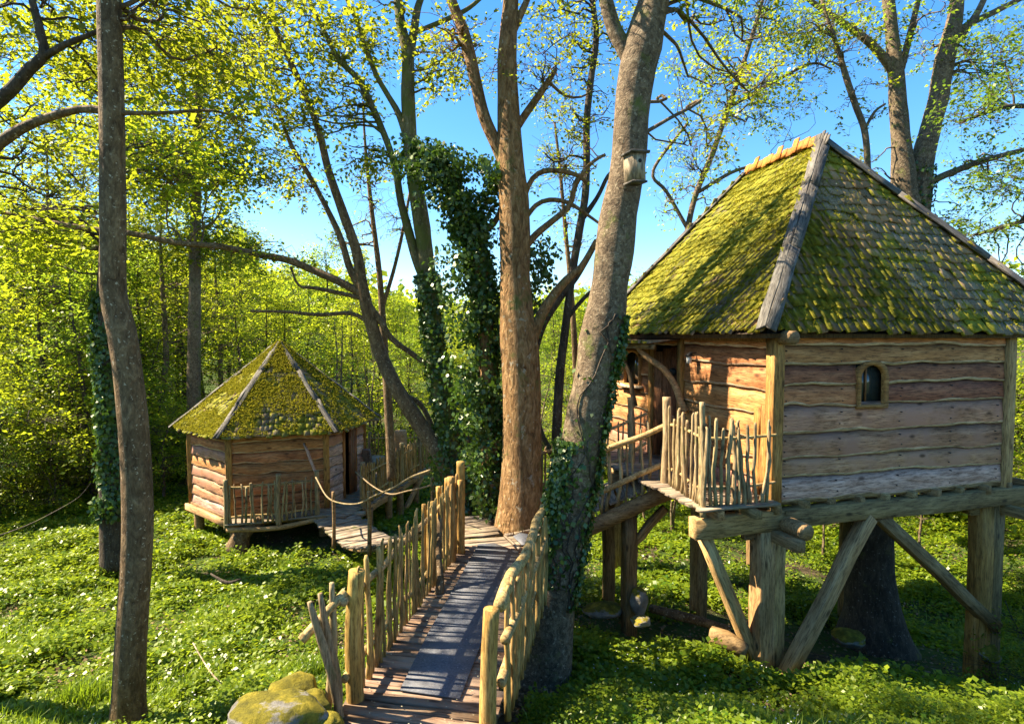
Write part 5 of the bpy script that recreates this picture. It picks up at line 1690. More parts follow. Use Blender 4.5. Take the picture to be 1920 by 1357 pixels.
build_tree('tree', 'bare twiggy tree whose fine branches cross the sky right of the central trunk', 'tree',
    [LP([(1088, 900, 14), (1080, 700, 12), (1072, 560, 10), (1060, 430, 8), (1050, 320, 6), (1040, 230, 4)], 12.0)],
    [B(1050, 300, 12, .7, .7, .9, 60), B(1080, 450, 12, .5, .6, .5, 30), B(1040, 180, 12, .6, .7, .5, 40)], M['bark_brown'], M['leaf_lime'], 62, bare=0.6, lsize=0.06, wig=0.13)
# trunk beneath the large treehouse
build_tree('tree', 'thick dark trunk standing under the floor of the large treehouse', 'tree',
    [LP([(1640, 1235, 165), (1637, 1170, 112), (1632, 1100, 88), (1628, 1020, 86), (1626, 950, 80), (1624, 890, 78)], 9.3)], [], M['bark_dark'], M['leaf'], 25, sides=20, amp=0.14, ns=4)


# ------------------------------------------------------------------ ivy
def ivy(label, S, z0, z1, n, rad=1.0, thick=0.10, size=0.06, seed=0, side=None, clumps=0.5):
    """leaves over the surface of the stem S between heights z0 and z1"""
    g = np.random.default_rng(seed)
    m = (S[:, 2] >= z0) & (S[:, 2] <= z1)
    S = S[m]
    t = g.random(n * 2) * (len(S) - 1.001)
    i = t.astype(int)
    f = (t - i)[:, None]
    c = S[i] * (1 - f) + S[i + 1] * f
    a = g.random(len(t)) * 2 * math.pi
    if side is not None:
        k = g.random(len(t)) < side[1]
        a = np.where(k, side[0] + g.normal(0, side[2], len(t)), a)
    d = np.stack([np.cos(a), np.sin(a), np.zeros_like(a)], 1)
    q = np.stack([a * 0.7, c[:, 2] * 2.0, np.zeros_like(a)], 1)
    nz = fbm(q, 1.6, seed, 3)
    keep = nz > (0.5 - clumps * 0.35)
    c, d, nz = c[keep][:n], d[keep][:n], nz[keep][:n]
    g2 = g.random(len(c))
    r = c[:, 3] * rad + 0.01 + thick * (nz - 0.3).clip(0) * 2 * g2
    p = c[:, :3] + d * r[:, None]
    nrm = unit(d + g.normal(0, 0.45, d.shape) + np.array([0, 0, 0.3]))
    dr = unit(np.array([0, 0, -1.0]) + g.normal(0, 0.6, d.shape))
    V = leaf_quads(p, dr, nrm, size * g.uniform(0.5, 1.3, len(p)), g, 0.95)
    root = thing('ivy', label, 'ivy', S[0, :3])
    o = put('foliage', quad_mesh('foliage', V, M['leaf_ivy']), root)
    o['kind'] = 'stuff'
    # a few climbing stems
    mb = MB()
    for k in range(5):
        aa = g.random() * 6.28 + np.cumsum(g.normal(0, 0.25, len(S)))
        pts = S[:, :3] + np.stack([np.cos(aa), np.sin(aa), 0 * aa], 1) * (S[:, 3:4] * rad + 0.008)
        V, T, Q = tubes(pts[None], np.full((1, len(pts)), 0.008), 4, 0)
        mb.add(V, T, Q)
    put('stem', mb.mesh('stem', M['bark_dark']), root)
    return root


def bush_ivy(root, blobs, n, size, seed, mat='leaf_ivy'):
    g = np.random.default_rng(seed)
    Vs = []
    for (c, r, w) in blobs:
        k = int(n * w)
        p = in_blob(g, k * 4, c, np.array(r) * 1.5)
        nz_ = fbm(p, 4.0, seed, 3) - 0.22 * np.linalg.norm((p - c) / (np.array(r) * 1.5), axis=1) ** 2
        p = p[nz_ > 0.36][:k]
        k = len(p)
        nrm = unit(p - c + g.normal(0, 0.5, p.shape) + np.array([0, -0.3, 0.3]))
        dr = unit(np.array([0, 0, -0.8]) + g.normal(0, 0.7, p.shape))
        Vs.append(leaf_quads(p, dr, nrm, size * g.uniform(0.5, 1.3, k), g, 0.9))
    o = put('foliage', quad_mesh('foliage', np.concatenate(Vs), M[mat]), root)
    o['kind'] = 'stuff'


ivy('dark ivy sheathing the trunk behind the slim flecked trunk', S_ih[0], -3.4, 0.9, 5200, 1.0, 0.16, 0.085, 31)
iv6 = ivy('ivy climbing the lower half of the pale forked tree', S6[0], -3.0, 1.2, 4200, 1.0, 0.14, 0.075, 32)
bush_ivy(iv6, [(P(840, 870, 9.7), (.25, .3, .5), .35), (P(815, 640, 9.9), (.22, .25, .4), .15), (P(868, 960, 9.5), (.22, .3, .5), .3)], 1500, 0.075, 41)
iv7 = ivy('thick dark ivy mass hanging on the left of the bare central trunk', S7b[0], -3.4, 3.0, 6500, 1.1, 0.16, 0.07, 33, clumps=0.45)
bush_ivy(iv7, [(P(918, 930, 8.8), (.20, .3, .5), .10), (P(905, 800, 8.8), (.32, .3, .6), .16), (P(885, 700, 8.8), (.34, .3, .45), .12), (P(900, 590, 8.8), (.42, .32, .5), .16), (P(868, 500, 8.8), (.38, .3, .4), .13),
               (P(900, 420, 8.8), (.32, .3, .3), .12), (P(865, 370, 8.8), (.5, .3, .26), .16), (P(820, 310, 8.8), (.5, .3, .24), .16), (P(780, 285, 8.9), (.36, .25, .16), .08), (P(925, 330, 8.6), (.2, .3, .3), .07),
               (P(1010, 500, 9.0), (.26, .3, .35), .07), (P(1000, 590, 9.0), (.16, .3, .3), .03), (P(840, 430, 8.8), (.22, .2, .2), .04), (P(960, 820, 9.0), (.3, .2, .5), .06)], 9000, 0.07, 43)
ivy('glossy ivy covering the left foot of the leaning birdhouse trunk', S9[0], -2.75, -1.0, 3000, 1.02, 0.13, 0.055, 34, side=(math.radians(205), 0.93, 0.5), clumps=0.6)
ivy('narrow curtain of ivy running up the right side of the leaning birdhouse trunk', S9[0], -3.0, 0.3, 2200, 1.02, 0.10, 0.05, 35, side=(math.radians(335), 0.97, 0.22), clumps=0.8)
ivy('sparse ivy leaves dotted on the upper right trunks behind the roof', LP([(1706, 480, 50), (1722, 380, 44), (1730, 300, 40)], 14.5), 1.5, 4.6, 500, 1.0, 0.1, 0.09, 36)

# birdhouse
bp = P(1190, 312, YF - 0.36)
bh = thing('birdhouse', 'small wooden birdhouse with a flat lid fixed to the leaning trunk', 'birdhouse', bp)
FB = Matrix.Translation(Vector(bp.tolist())) @ Matrix.Rotation(math.radians(22), 4, 'Z') @ Matrix.Rotation(math.radians(-3), 4, 'Y')
put('box', mesh_np('box', box_v(-0.078, 0.078, -0.07, 0.08, -0.155, 0.11), BOXQ, [M['birdbox']]), bh, FB)
put('front_panel', mesh_np('front_panel', box_v(-0.045, 0.045, -0.082, -0.0705, -0.14, 0.105), BOXQ, [M['birdbox']]), bh, FB)
Vl = box_v(-0.105, 0.105, -0.125, 0.09, 0.112, 0.132)
put('lid', mesh_np('lid', Vl, BOXQ, [M['hip']]), bh, FB)
V_, T_, Q_ = tubes(np.array([[[0.008, -0.0865, 0.035], [0.008, -0.080, 0.035]]]), np.array([[0.019, 0.019]]), 16)
put('entrance_hole', MB().add(V_, T_, Q_).mesh('entrance_hole', M['dark']), bh, FB)
put('base', mesh_np('base', box_v(-0.085, 0.085, -0.09, 0.085, -0.175, -0.156), BOXQ, [M['hip']]), bh, FB)


# ------------------------------------------------------------------ rocks, logs and stones
def rock(name, label, cat, c, r, mat, seed, rz=0.0, group=None, sub=4):
    import bmesh
    bm = bmesh.new()
    bmesh.ops.create_icosphere(bm, subdivisions=sub, radius=1.0)
    V = np.array([v.co[:] for v in bm.verts])
    gr = np.random.default_rng(seed)
    for _ in range(9):
        nn = unit(gr.normal(0, 1, 3))
        of = gr.uniform(0.66, 0.92)
        dd_ = V @ nn - of
        V = V - np.clip(dd_, 0, None)[:, None] * nn * 0.75
    n1 = (fbm(V + seed * 3.1, 0.9, seed, 2) - 0.5) * 0.35
    n2 = (fbm(V + seed * 1.7, 3.0, seed + 3, 4) - 0.5) * 0.26
    V2 = V * (1 + n1 + n2)[:, None] * np.array(r)
    for v, p in zip(bm.verts, V2):
        v.co = p
    me = bpy.data.meshes.new(name)
    bm.to_mesh(me)
    bm.free()
    me.polygons.foreach_set('use_smooth', np.ones(len(me.polygons), dtype=bool))
    me.materials.append(M[mat])
    o = put(name, me, None, Matrix.Translation(Vector([float(k) for k in c])) @ Matrix.Rotation(rz, 4, 'Z'))
    tag(o, label, cat, group)
    return o


rk = [rock('mossy_rock', 'largest moss-covered boulder lying left of the footbridge start', 'rock', P(515, 1362, 3.75), (0.36, 0.28, 0.22), 'rock_dull', 1),
      rock('mossy_rock', 'yellow mossy rock resting on top behind the largest boulder', 'rock', P(552, 1300, 4.15), (0.20, 0.15, 0.13), 'rock_moss', 2),
      rock('mossy_rock', 'round bright mossy rock wedged against the leaning palings', 'rock', P(588, 1328, 3.98), (0.13, 0.12, 0.13), 'rock_moss', 3),
      rock('mossy_rock', 'small dull rock at the very bottom beside the footbridge planks', 'rock', P(600, 1362, 3.75), (0.16, 0.12, 0.08), 'rock_moss', 4)]
rock('stone', 'upright brown stone leaning on the ramp post', 'stone', P(1197, 1130, 7.85), (0.13, 0.11, 0.22), 'rock_dull', 5)
rock('stone', 'flat grey stone on the bare soil left of the ramp post', 'stone', P(1130, 1142, 8.1), (0.28, 0.2, 0.10), 'rock_dull', 6)
rock('stone', 'squat stone just right of the foot of the ramp post', 'stone', P(1200, 1165, 7.6), (0.13, 0.12, 0.08), 'rock_dull', 7)
rock('stone', 'rounded mossy stone beneath the large treehouse near the thick trunk', 'stone', P(1590, 1195, 8.1), (0.24, 0.2, 0.12), 'rock_moss', 8)
rock('stone', 'mossy stone at the foot of the right-hand stilt', 'stone', P(1850, 1225, 7.9), (0.16, 0.16, 0.13), 'rock_moss', 9)
rock('stone', 'pale outcrop stone on the far slope seen under the ramp', 'stone', P(1275, 1015, 14.6), (0.7, 0.5, 0.3), 'rock', 10)
lg = thing('log', 'sawn tapering log with mossy top lying before the near stilt', 'log', P(1350, 1195, 6.9))
pole(lg, 'log', [P(1332, 1190, 7.1), P(1360, 1200, 7.0), P(1400, 1222, 6.85)], [0.11, 0.12, 0.09], M['beam'], 6, 0.08, 5)
lg2 = thing('log', 'long bark-covered log lying in the shade under the platform', 'log', P(1280, 1160, 8.0))
pole(lg2, 'log', [P(1220, 1140, 8.6), P(1290, 1158, 8.2), P(1370, 1180, 7.9)], [0.06, 0.07, 0.05], M['bark_brown'], 10, 0.12, 6)
st = thing('stump', 'gnarled tree stump below the balcony corner of the small treehouse', 'stump', P(455, 1020, 12.3))
pole(st, 'stump', [P(445, 1030, 12.2), P(455, 1000, 12.2), P(490, 975, 12.3)], [0.24, 0.17, 0.12], M['bark_brown'], 10, 0.25, 8)
tw1 = thing('fallen_twig', 'pale curved dead twig lying on the lawn', 'twig', P(385, 1250, 5.9))
pole(tw1, 'twig', [P(362, 1215, 6.0) + (0, 0, .06), P(380, 1245, 5.9) + (0, 0, .05), P(398, 1272, 5.75) + (0, 0, .05), P(416, 1282, 5.7)], [0.006, 0.007, 0.008, 0.006], M['sapwood'], 6, 0.1, 9)
tw2 = thing('fallen_branch', 'dark broken stick poking up from the lawn below the small treehouse', 'branch', P(425, 1095, 9.4))
pole(tw2, 'stick', [P(395, 1075, 9.5), P(425, 1092, 9.4), P(452, 1085, 9.4)], [0.015, 0.03, 0.015], M['bark_dark'], 7, 0.2, 10)
tw3 = thing('fallen_branch', 'long thin bare bough arching over the lawn at the left edge', 'branch', P(80, 985, 7.8))
pole(tw3, 'bough', [P(-20, 1010, 7.8), P(50, 985, 7.8), P(110, 955, 7.8), P(150, 930, 7.8), P(170, 905, 7.8)], [0.010, 0.009, 0.008, 0.006, 0.004], M['bark_dark'], 6, 0.3, 11)

# ------------------------------------------------------------------ the wood: mid-distance and far trees
def proto(seed, h, spread, ntr, leaf, nl=11, lsize=0.13, n=420, low=0.2, lean=0.3, trunks=1, bm='bark_dark', tr=0.09, rough=1.0):
    """a tree standing at the origin, returned as (trunk mesh, branch mesh, crown mesh)"""
    g = np.random.default_rng(seed)
    mb, SPs = MB(), []
    for k in range(trunks):
        a = g.random() * 6.28
        top = np.array([math.cos(a) * lean * (1 + k), math.sin(a) * lean * (1 + k), h * g.uniform(0.85, 1.0)])
        pts = [np.array([0.05 * k, 0, -0.3])] + [top * t + np.append(g.normal(0, 0.10, 2), 0) for t in (0.2, 0.4, 0.6, 0.8)] + [top]
        S = spline(np.hstack([np.array(pts), np.array([tr * 1.3, tr, tr * 0.85, tr * 0.65, tr * 0.4, 0.012])[:, None]]), 0.4)
        V, T, Q = tubes(S[None, :, :3], S[None, :, 3], 7, 0.08, 5, seed)
        mb.add(V, T, Q)
        SPs.append(S)
    allp = np.vstack(SPs)
    bw, LV = MB(), []
    nb = 9
    for b in range(nb):
        f = low + (1 - low) * (b + 0.5) / nb
        wdt = spread * (0.55 + 0.6 * math.sin(min(1, f * 1.05) * math.pi)) * g.uniform(0.7, 1.2)
        a = g.random() * 6.28
        c = np.array([math.cos(a) * wdt * 0.45, math.sin(a) * wdt * 0.45, h * f * 0.97])
        k = n // nb
        r = (wdt * 0.8, wdt * 0.8, h * 0.09 * g.uniform(0.7, 1.4))
        sub = in_blob(g, max(3, k // 9), c, np.array(r) * 0.9)
        Bp, Br = branches_to(allp[:, :3], allp[:, 3], sub, g, 6, 0.1, 0.08, 0.4, 0.008, 0.03)
        V, T, Q = tubes(Bp, Br, 4, 0, cap=False)
        bw.add(V, T, Q)
        tip = in_blob(g, k, c, r)
        Tp, Tr = branches_to(Bp[:, 2:].reshape(-1, 3), Br[:, 2:].reshape(-1), tip, g, 3, 0.05, 0.1, 0.6, 0.006, 0.01)
        V, T, Q = tubes(Tp, Tr, 3, 0, cap=False)
        bw.add(V, T, Q)
        _, lv = sprays(tip, Tp[:, -1] - Tp[:, -2], g, nl, 0.62, lsize, hang=0.1)
        LV.append(lv)
    return (mb.mesh('trunk', M[bm], True), bw.mesh('branchwork', M[bm]), quad_mesh('crown', np.concatenate(LV), M[leaf]))


PROT = {
    'yellow_a': proto(1, 8.5, 2.4, 1, 'leaf_yellow', n=520),
    'yellow_b': proto(2, 9.5, 2.0, 1, 'leaf_lime', n=520, trunks=2),
    'yellow_c': proto(3, 7.0, 2.6, 1, 'leaf_yellow', n=520, low=0.12),
    'green_a': proto(4, 11.0, 2.6, 1, 'leaf', n=620, low=0.28, tr=0.12),
    'green_b': proto(5, 9.0, 2.4, 1, 'leaf_lime', lsize=0.16, n=560, low=0.15, trunks=2),
    'bush_a': proto(6, 3.0, 1.7, 1, 'leaf_yellow', n=420, low=0.08, trunks=3, tr=0.03, lsize=0.085),
    'bush_b': proto(7, 2.6, 1.6, 1, 'leaf', n=400, low=0.05, trunks=3, tr=0.03, lsize=0.085),
    'bare_a': proto(11, 8.0, 1.8, 1, 'leaf_yellow', n=70, low=0.3, tr=0.07, bm='bark_grey', trunks=2),
    'bare_b': proto(12, 7.0, 1.6, 1, 'leaf_lime', n=60, low=0.25, tr=0.06, bm='bark_grey', lean=0.8),
    'dark_a': proto(8, 7.0, 2.4, 1, 'leaf_mid', n=620, low=0.08, tr=0.1, lsize=0.14),
    'thin_a': proto(9, 12.0, 1.9, 1, 'leaf', n=260, low=0.45, tr=0.13, bm='bark_grey'),
    'thin_b': proto(10, 11.0, 1.7, 1, 'leaf_yellow', n=240, low=0.5, tr=0.10, bm='bark_dark'),
}


def plant(kind, x, y, s, rz, label, cat, group, name='tree', dz=0.0, sz=None):
    root = thing(name, label, cat, (x, y, gz(x, y) - 0.05 + dz), group)
    root.matrix_basis = Matrix.Translation((x, y, gz(x, y) - 0.05 + dz)) @ Matrix.Rotation(rz, 4, 'Z') @ Matrix.Diagonal((s, s, sz or s, 1))
    a, b, c = PROT[kind]
    for nm, me in (('trunk', a), ('branchwork', b), ('crown', c)):
        o = bpy.data.objects.new(nm, me)
        COL.objects.link(o)
        o.parent = root
        if nm != 'trunk':
            o['kind'] = 'stuff'
    return root


g = np.random.default_rng(77)
G_WOOD = 'young yellow-green trees in the wood behind the small treehouse'
G_THIN = 'slender bare-legged trunks standing in the wood'
G_LEFT = 'leafy saplings crowding the left side of the clearing'
G_DARK = 'dark green trees shading the left wood'
G_RIGHT = 'bright shrubs on the slope beyond the large treehouse'
G_HILL = 'trees on the far hillside above the clearing'
L_WOOD = 'one of the sunlit yellow-green young trees behind the small treehouse'
L_THIN = 'one of the slender dark trunks standing in the sunlit wood'
L_LEFT = 'one of the leafy bright saplings crowding the left of the clearing'
L_DARK = 'one of the dark green trees shading the left wood'
L_RIGHT = 'one of the bright leafy shrubs beyond the large treehouse stilts'
L_HILL = 'one of the trees on the far hillside above the clearing'


THIN = ['slender trunk just left of the tall grey one behind the small treehouse', 'slender trunk showing between the tall grey one and the small roof', 'slim trunk standing behind the upper left slope of the small roof',
        'very thin dark trunk above the left slope of the small roof', 'thin stem standing straight behind the tip of the small roof', 'thin stem in the sunlit wood right of the small roof tip',
        'second thin stem in the sunlit wood right of the small roof tip', 'dark sapling stem seen under the ramp, left one of two', 'dark sapling stem seen under the ramp, right one of two',
        'slender trunk in the left wood halfway to the slim flecked trunk', 'slender trunk in the left wood at the very edge of the view']
RIGHT = ['bright shrub beyond the foot of the ramp post', 'bright shrub seen between the ramp post and the near stilt', 'bright shrub directly behind the near stilt', 'bright shrub showing left of the thick trunk under the floor',
         'bright shrub mostly hidden by the thick trunk under the floor', 'bright shrub just right of the thick trunk under the floor', 'bright shrub framed by the right-hand diagonal brace', 'bright shrub behind the right-hand stilt',
         'bright shrub spilling past the right-hand stilt at the edge of the view', 'shrub out at the right beyond the end of the large treehouse']
LEFT = ['bright layered shrub at the far left edge of the lawn', 'bright layered shrub between the left edge and the slim flecked trunk', 'bright layered shrub close to the left of the ivy-clad trunk']


def at_px(px, Y):
    return (px - 960) / FPX * Y


# belt behind the small treehouse and through the gap at the centre
for (px, Y, k, s) in ((250, 22, 'yellow_b', .95), (330, 24, 'yellow_a', 1.0), (430, 26, 'yellow_c', 1.0), (500, 24, 'yellow_a', .8), (570, 27, 'yellow_b', .85), (640, 25, 'yellow_c', .85),
                      (710, 26, 'yellow_a', .8), (770, 24, 'yellow_b', .66), (830, 25, 'yellow_c', .8), (880, 24, 'yellow_a', .68), (1000, 25, 'yellow_b', .62), (1050, 23, 'yellow_c', .72),
                      (1110, 25, 'yellow_a', .66), (1180, 24, 'yellow_c', .75), (380, 31, 'yellow_b', 1.1), (460, 33, 'yellow_a', 1.15), (540, 34, 'yellow_c', 1.25), (620, 33, 'yellow_b', 1.05),
                      (690, 35, 'yellow_a', 1.1), (750, 33, 'yellow_c', 1.05), (820, 34, 'yellow_b', .85), (900, 33, 'yellow_c', 1.0), (970, 34, 'yellow_a', .85), (1040, 32, 'yellow_b', .8),
                      (1100, 34, 'yellow_c', 1.0), (1160, 33, 'yellow_a', .8), (1230, 32, 'yellow_c', .9), (1300, 34, 'yellow_a', .85), (1380, 30, 'yellow_c', .9), (590, 22, 'bush_a', 1.4), (720, 21, 'bush_a', 1.3), (480, 21, 'bush_a', 1.3)):
    plant(k, at_px(px, Y), Y, s * (0.82 if 690 < px < 1250 else 0.95), g.random() * 6.28, L_WOOD, 'tree', G_WOOD)
for k_, (px, Y) in enumerate(((420, 20), (505, 20.5), (610, 20), (700, 20), (745, 22), (640, 19), (1010, 20), (1070, 21), (1215, 15), (1265, 14.5), (1305, 15.5), (1345, 14.5), (1475, 14), (1550, 13.5), (1745, 13), (1880, 12.5))):
    plant('bare_a' if k_ % 2 else 'bare_b', at_px(px, Y), Y, (0.62, 0.5, 0.72)[k_ % 3] * (0.7 if px > 1100 else 1.0), g.random() * 6.28, 'one of the sparse grey saplings with few leaves at the wood edge', 'tree', 'sparse saplings along the wood edge')
for (px, Y, k, s) in ((300, 20, 'thin_a', .9), (345, 23, 'thin_b', 1.0), (415, 23, 'thin_a', .8), (450, 21, 'thin_b', .7), (540, 24, 'thin_b', .62), (655, 22, 'thin_b', .6), (672, 26, 'thin_a', .6),
                      (1230, 17, 'thin_b', .42), (1280, 18, 'thin_a', .42), (120, 19, 'thin_a', 1.0), (30, 20, 'thin_b', 1.1)):
    plant(k, at_px(px, Y), Y, s, g.random() * 6.28, THIN.pop(0), 'tree', G_THIN)
for (px, Y, k, s) in ((-30, 16.5, 'bush_a', 1.2), (50, 16, 'bush_b', 1.2), (120, 16.5, 'bush_a', 1.3), (-30, 18, 'yellow_c', .75), (90, 18, 'yellow_a', .85), (170, 17, 'yellow_b', .8), (200, 18.5, 'bush_b', 1.5),
                      (285, 18, 'bush_a', 1.1), (300, 17, 'yellow_c', .42), (20, 20, 'yellow_b', 1.0), (150, 21, 'green_b', 1.0), (230, 20, 'bush_a', 1.6), (90, 15.5, 'bush_a', .8), (10, 15.5, 'bush_a', 1.0)):
    plant(k, at_px(px, Y), Y, s, g.random() * 6.28, LEFT.pop(0) if LEFT else L_LEFT, 'tree', G_LEFT)
for (px, Y, k, s) in ((0, 24, 'dark_a', 1.4), (110, 25, 'dark_a', 1.3), (200, 26, 'dark_a', 1.3), (60, 17.5, 'dark_a', .5), (-10, 14.5, 'dark_a', .42), (280, 28, 'dark_a', 1.2), 
                      (160, 28, 'green_a', 1.15), (250, 26, 'green_a', 0.95)):
    plant(k, at_px(px, Y), Y, s, g.random() * 6.28, L_DARK, 'tree', G_DARK)
for (px, Y, k, s) in ((1240, 18, 'bush_a', .9), (1330, 17, 'bush_b', 1.0), (1420, 18, 'bush_a', 1.3), (1500, 18, 'bush_a', 1.4), (1580, 18, 'bush_a', 1.3), (1680, 17.5, 'bush_a', 1.35), (1760, 17, 'bush_a', 1.35),
                      (1850, 16.5, 'bush_a', 1.4), (1940, 16, 'bush_a', 1.4), (2040, 12, 'bush_a', 1.2), (1380, 22, 'yellow_c', .6), (1520, 21, 'yellow_a', .6), (1650, 20, 'yellow_c', .7), (1780, 19, 'yellow_b', .6),
                      (1900, 19, 'yellow_c', .8), (2050, 17, 'yellow_a', .9), (1140, 20, 'bush_a', 1.0), (1290, 22, 'bush_b', 1.4)):
    plant(k, at_px(px, Y), Y, s, g.random() * 6.28, RIGHT.pop(0) if RIGHT else L_RIGHT, 'shrub', G_RIGHT, 'shrub')
low_b = plant('bush_b', at_px(1990, 7.6), 7.6, .52, 1.0, 'low leafy sprig arching in at the lower right corner', 'shrub', None, 'shrub')
for k in range(46):
    Y = g.uniform(40, 62)
    px = g.uniform(-200, 1500)
    s = g.uniform(0.9, 1.25) * (0.62 if px > 650 else 1.0)
    plant(('yellow_a', 'yellow_b', 'yellow_c', 'green_b')[k % 4], at_px(px, Y), Y, s, g.random() * 6.28, L_HILL, 'tree', G_HILL)
# unseen canopy off to the left that throws the dappled shade
for (x, y, k, s) in ((-13.5, 3.2, 'thin_a', .8),):
    plant(k, x, y, s, g.random() * 6.28, 'tall tree just beyond the left edge of the clearing', 'tree', None)

# distant wooded hill as one mass
n = 60000
fx = g.uniform(-140, 140, n)
fy = g.uniform(64, 170, n)
fz = ground_z(fx, fy) + g.uniform(0, 7.5, n) * (0.5 + fbm(np.stack([fx, fy, 0 * fx], 1), 0.12, 5)) * 1.0
pp = np.stack([fx, fy, fz], 1)
Vh = leaf_quads(pp, g.normal(0, 1, (n, 3)), g.normal(0, 0.6, (n, 3)) + np.array([0, -0.3, 0.7]), g.uniform(0.5, 1.4, n), g, 0.8)
tag(put('distant_woods', quad_mesh('distant_woods', Vh, M['leaf_yellow'])), 'sunlit wood covering the distant hill', kind='stuff')


# ------------------------------------------------------------------ ground plants
def ray_ground(px, py):
    x = (px - 960.0) / FPX
    y = (678.5 - py) / FPX
    dy, dz = CT + y * ST, -ST + y * CT
    Y = -4.4 / (dz / dy)
    for _ in range(12):
        Y = 0.5 * Y + 0.5 * np.clip(ground_z(x / dy * Y, Y) / (dz / dy), 1.5, 60)
    return x / dy * Y, Y


def bare_mask(x, y):
    """1 where plants grow, 0 on the trodden or shaded soil"""
    m = np.ones_like(x)
    for (cx, cy, rx, ry) in ((4.7, 8.5, 3.0, 1.8), (2.1, 8.0, 1.5, 0.85), (-4.6, 12.9, 2.0, 1.2), (0.3, 6.2, .45, .8), (-0.3, 8.6, 1.4, 1.0), (1.4, 8.2, .9, .5), (-5.8, 14.5, 1.8, 1.6), (6.5, 8.8, 1.2, 1.1)):
        d = ((x - cx) / rx) ** 2 + ((y - cy) / ry) ** 2
        m = np.minimum(m, np.clip((d - 0.45) / 0.6, 0, 1))
    # nothing on the bridge deck itself
    t = (y - 3.3) / 4.1
    xl, xr = -1.30 + t * 0.66, -0.16 + t * 0.66
    m = np.where((x > xl - 0.02) & (x < xr + 0.02) & (y < 8.2), 0.0, m)
    q = np.stack([x, y, 0 * x], 1)
    m = m * np.clip((fbm(q, 0.8, 71, 4) - 0.36) / 0.10, 0.12, 1)
    return m


n = 165000
px = g.uniform(-350, 2270, n)
py = 905 + (1500 - 905) * g.random(n) ** 0.9
X, Y = ray_ground(px, py)
ex = g.uniform(-16, 14, 24000)
ey = g.uniform(3.0, 26, 24000)
X, Y = np.concatenate([X, ex]), np.concatenate([Y, ey])
ok = (Y > 2.2) & (Y < 30) & (g.random(len(X)) < bare_mask(X, Y))
X, Y = X[ok], Y[ok]
Z = ground_z(X, Y)
q2 = np.stack([X, Y, 0 * X], 1)
tall = fbm(q2, 1.3, 44, 4)
hgt = (0.03 + 0.65 * np.clip(tall - 0.42, 0, 0.4)) * g.uniform(0.5, 1.4, len(X))
C = np.stack([X, Y, Z], 1)
k = 5
a = g.random((len(X), k)) * 6.283
rad = g.uniform(0.01, 0.055, (len(X), k)) * (1 + Y[:, None] / 14)
pos = C[:, None] + np.stack([np.cos(a) * rad, np.sin(a) * rad, hgt[:, None] * g.uniform(0.45, 1.05, a.shape)], -1)
dr = np.stack([np.cos(a), np.sin(a), g.normal(-0.05, 0.4, a.shape)], -1)
nr = np.stack([g.normal(0, 0.42, a.shape), g.normal(0, 0.42, a.shape), np.ones(a.shape)], -1)
sz = g.uniform(0.015, 0.041, a.shape) * (0.75 + Y[:, None] / 9.0) * (0.75 + 1.1 * fbm(q2, 0.6, 55, 2))[:, None]
Vg = leaf_quads(pos.reshape(-1, 3), dr.reshape(-1, 3), nr.reshape(-1, 3), sz.reshape(-1), g, 0.7)
tag(put('undergrowth', quad_mesh('undergrowth', Vg, M['herb'])), 'carpet of low bright green herbs over the woodland floor', kind='stuff')

# grass blades
n = 60000
px = g.uniform(-300, 2220, n)
py = 925 + (1480 - 925) * g.random(n)
X, Y = ray_ground(px, py)
ok = (Y > 2.4) & (Y < 22) & (g.random(n) < bare_mask(X, Y)) & (fbm(np.stack([X, Y, 0 * X], 1), 0.7, 91, 3) > 0.47)
X, Y = X[ok], Y[ok]


def blades(X, Y, h, w, g):
    n = len(X)
    b = np.stack([X, Y, ground_z(X, Y) - 0.01], 1)
    a = g.random(n) * 6.283
    d = np.stack([np.cos(a), np.sin(a), 0 * a], 1)
    s = np.stack([-np.sin(a), np.cos(a), 0 * a], 1) * (w * (0.7 + Y / 12))[:, None]
    l = g.uniform(0.1, 0.9, n)[:, None]
    up = np.array([0, 0, 1.0])
    m = b + d * h[:, None] * 0.25 * l + up * h[:, None] * 0.6
    t = b + d * h[:, None] * 0.8 * l + up * (h[:, None] * (1 - 0.25 * l))
    V = np.stack([b - s * 0.5, b + s * 0.5, m + s * 0.4, m - s * 0.4, t], 1)
    i = np.arange(n) * 5
    return V.reshape(-1, 3), [np.stack([i, i + 1, i + 2, i + 3], 1), np.stack([i + 3, i + 2, i + 4], 1)]


V, F = blades(X, Y, g.uniform(0.08, 0.24, len(X)), np.full(len(X), 0.007), g)
tag(put('grass', mesh_np('grass', V, F, [M['grassblade']])), 'thin grass blades growing among the herbs', kind='stuff')


def tuft(label, x, y, n, h, r, seed):
    g = np.random.default_rng(seed)
    X = x + g.normal(0, r, n)
    Y = y + g.normal(0, r, n)
    V, F = blades(X, Y, h * g.uniform(0.5, 1.1, n), np.full(n, 0.008), g)
    root = thing('grass_tuft', label, 'grass tuft', (x, y, gz(x, y)))
    o = put('blades', mesh_np('blades', V, F, [M['grassblade']]), root)
    o['kind'] = 'stuff'


for (lbl, px, py, n, h, r) in (('long bright grass tuft left of the largest mossy boulder', 455, 1335, 700, 0.30, 0.12), ('deep green leafy tuft left of the slim flecked trunk', 155, 1318, 600, 0.26, 0.09),
                              ('thin grass tuft behind the yellow mossy rock', 580, 1270, 360, 0.26, 0.10), ('grass tuft at the foot of the slim flecked trunk', 280, 1340, 400, 0.2, 0.14),
                              ('pale grass tuft right of the leaning birdhouse trunk foot', 1090, 1225, 400, 0.22, 0.16), ('grass tuft growing in front of the mossy-topped log', 1265, 1235, 420, 0.24, 0.14)):
    x, y = ray_ground(np.array([px * 1.0]), np.array([py * 1.0]))
    tuft(lbl, float(x[0]), float(y[0]), n, h, r, int(px))

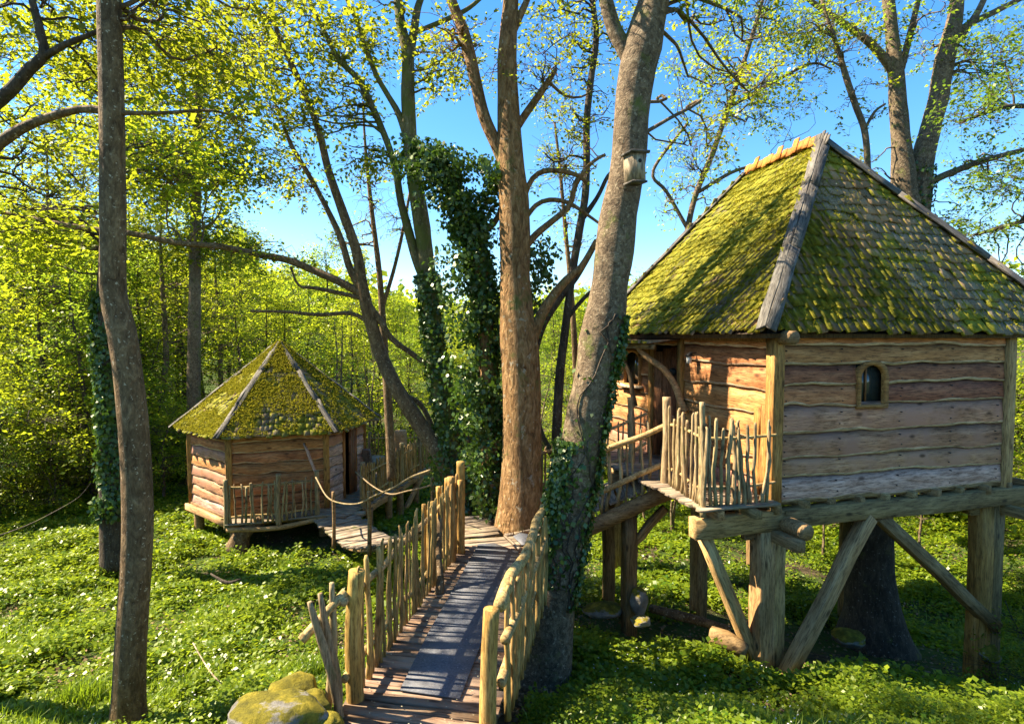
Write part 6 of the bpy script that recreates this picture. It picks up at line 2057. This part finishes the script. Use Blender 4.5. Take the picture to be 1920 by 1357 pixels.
# white anemone flowers
n = 2200
px = g.uniform(-100, 2000, n)
py = 935 + (1450 - 935) * g.random(n)
X, Y = ray_ground(px, py)
q2 = np.stack([X, Y, 0 * X], 1)
ok = (Y > 2.6) & (Y < 20) & (g.random(n) < bare_mask(X, Y)) & (fbm(q2, 0.9, 17, 2) > 0.58)
X, Y = X[ok], Y[ok]
C = np.stack([X, Y, ground_z(X, Y) + g.uniform(0.08, 0.19, len(X))], 1)
Vf = []
for j in range(2):
    a = g.random(len(X)) * 6.283
    d = np.stack([np.cos(a), np.sin(a), 0.3 + 0 * a], 1)
    Vf.append(leaf_quads(C - d * 0.008, d, g.normal(0, 0.3, C.shape) + np.array([0, 0, 1.0]), g.uniform(0.009, 0.018, len(X)) * (0.8 + Y / 14), g, 0.9))
tag(put('white_flowers', quad_mesh('white_flowers', np.concatenate(Vf), M['petal'])), 'scattered small white woodland flowers', kind='stuff')

# dead leaves and twigs on bare soil and planks
n = 30000
px = g.uniform(-100, 2100, n)
py = 920 + (1450 - 920) * g.random(n)
X, Y = ray_ground(px, py)
ok = (Y > 2.6) & (Y < 16) & (bare_mask(X, Y) < 0.85)
X, Y = X[ok], Y[ok]
C = np.stack([X, Y, ground_z(X, Y) + g.uniform(0.01, 0.04, len(X))], 1)
V = leaf_quads(C, g.normal(0, 1, C.shape) * (1, 1, .2), g.normal(0, 0.5, C.shape) + np.array([0, 0, 1.0]), g.uniform(0.03, 0.07, len(X)), g, 0.6)
M['litter'] = leaf_mat('litter', (0.07, 0.042, 0.022), (0.26, 0.17, 0.09), (0.08, 0.05, 0.02), 0.15, 0.03, 3.0)
tag(put('leaf_litter', quad_mesh('leaf_litter', V, M['litter'])), 'brown leaf litter on the bare soil', kind='stuff')
# bits fallen on the deck and mat
n = 260
s_ = g.random(n)
C = (bc0[None] * (1 - s_[:, None]) + bc1[None] * s_[:, None]) + np.stack([g.uniform(-0.52, 0.52, n), 0 * s_, np.full(n, 0.016)], 1)
V = leaf_quads(C, g.normal(0, 1, C.shape) * (1, 1, .05), g.normal(0, 0.15, C.shape) + np.array([0, 0, 1.0]), g.uniform(0.008, 0.022, n), g, 0.7)
M['bract'] = leaf_mat('bract', (0.30, 0.24, 0.13), (0.55, 0.47, 0.30), (0.1, 0.1, 0.05), 0.1, 0.03, 3.0)
tag(put('fallen_bracts', quad_mesh('fallen_bracts', V, M['bract'])), 'pale fallen bud scales scattered on the footbridge', kind='stuff')
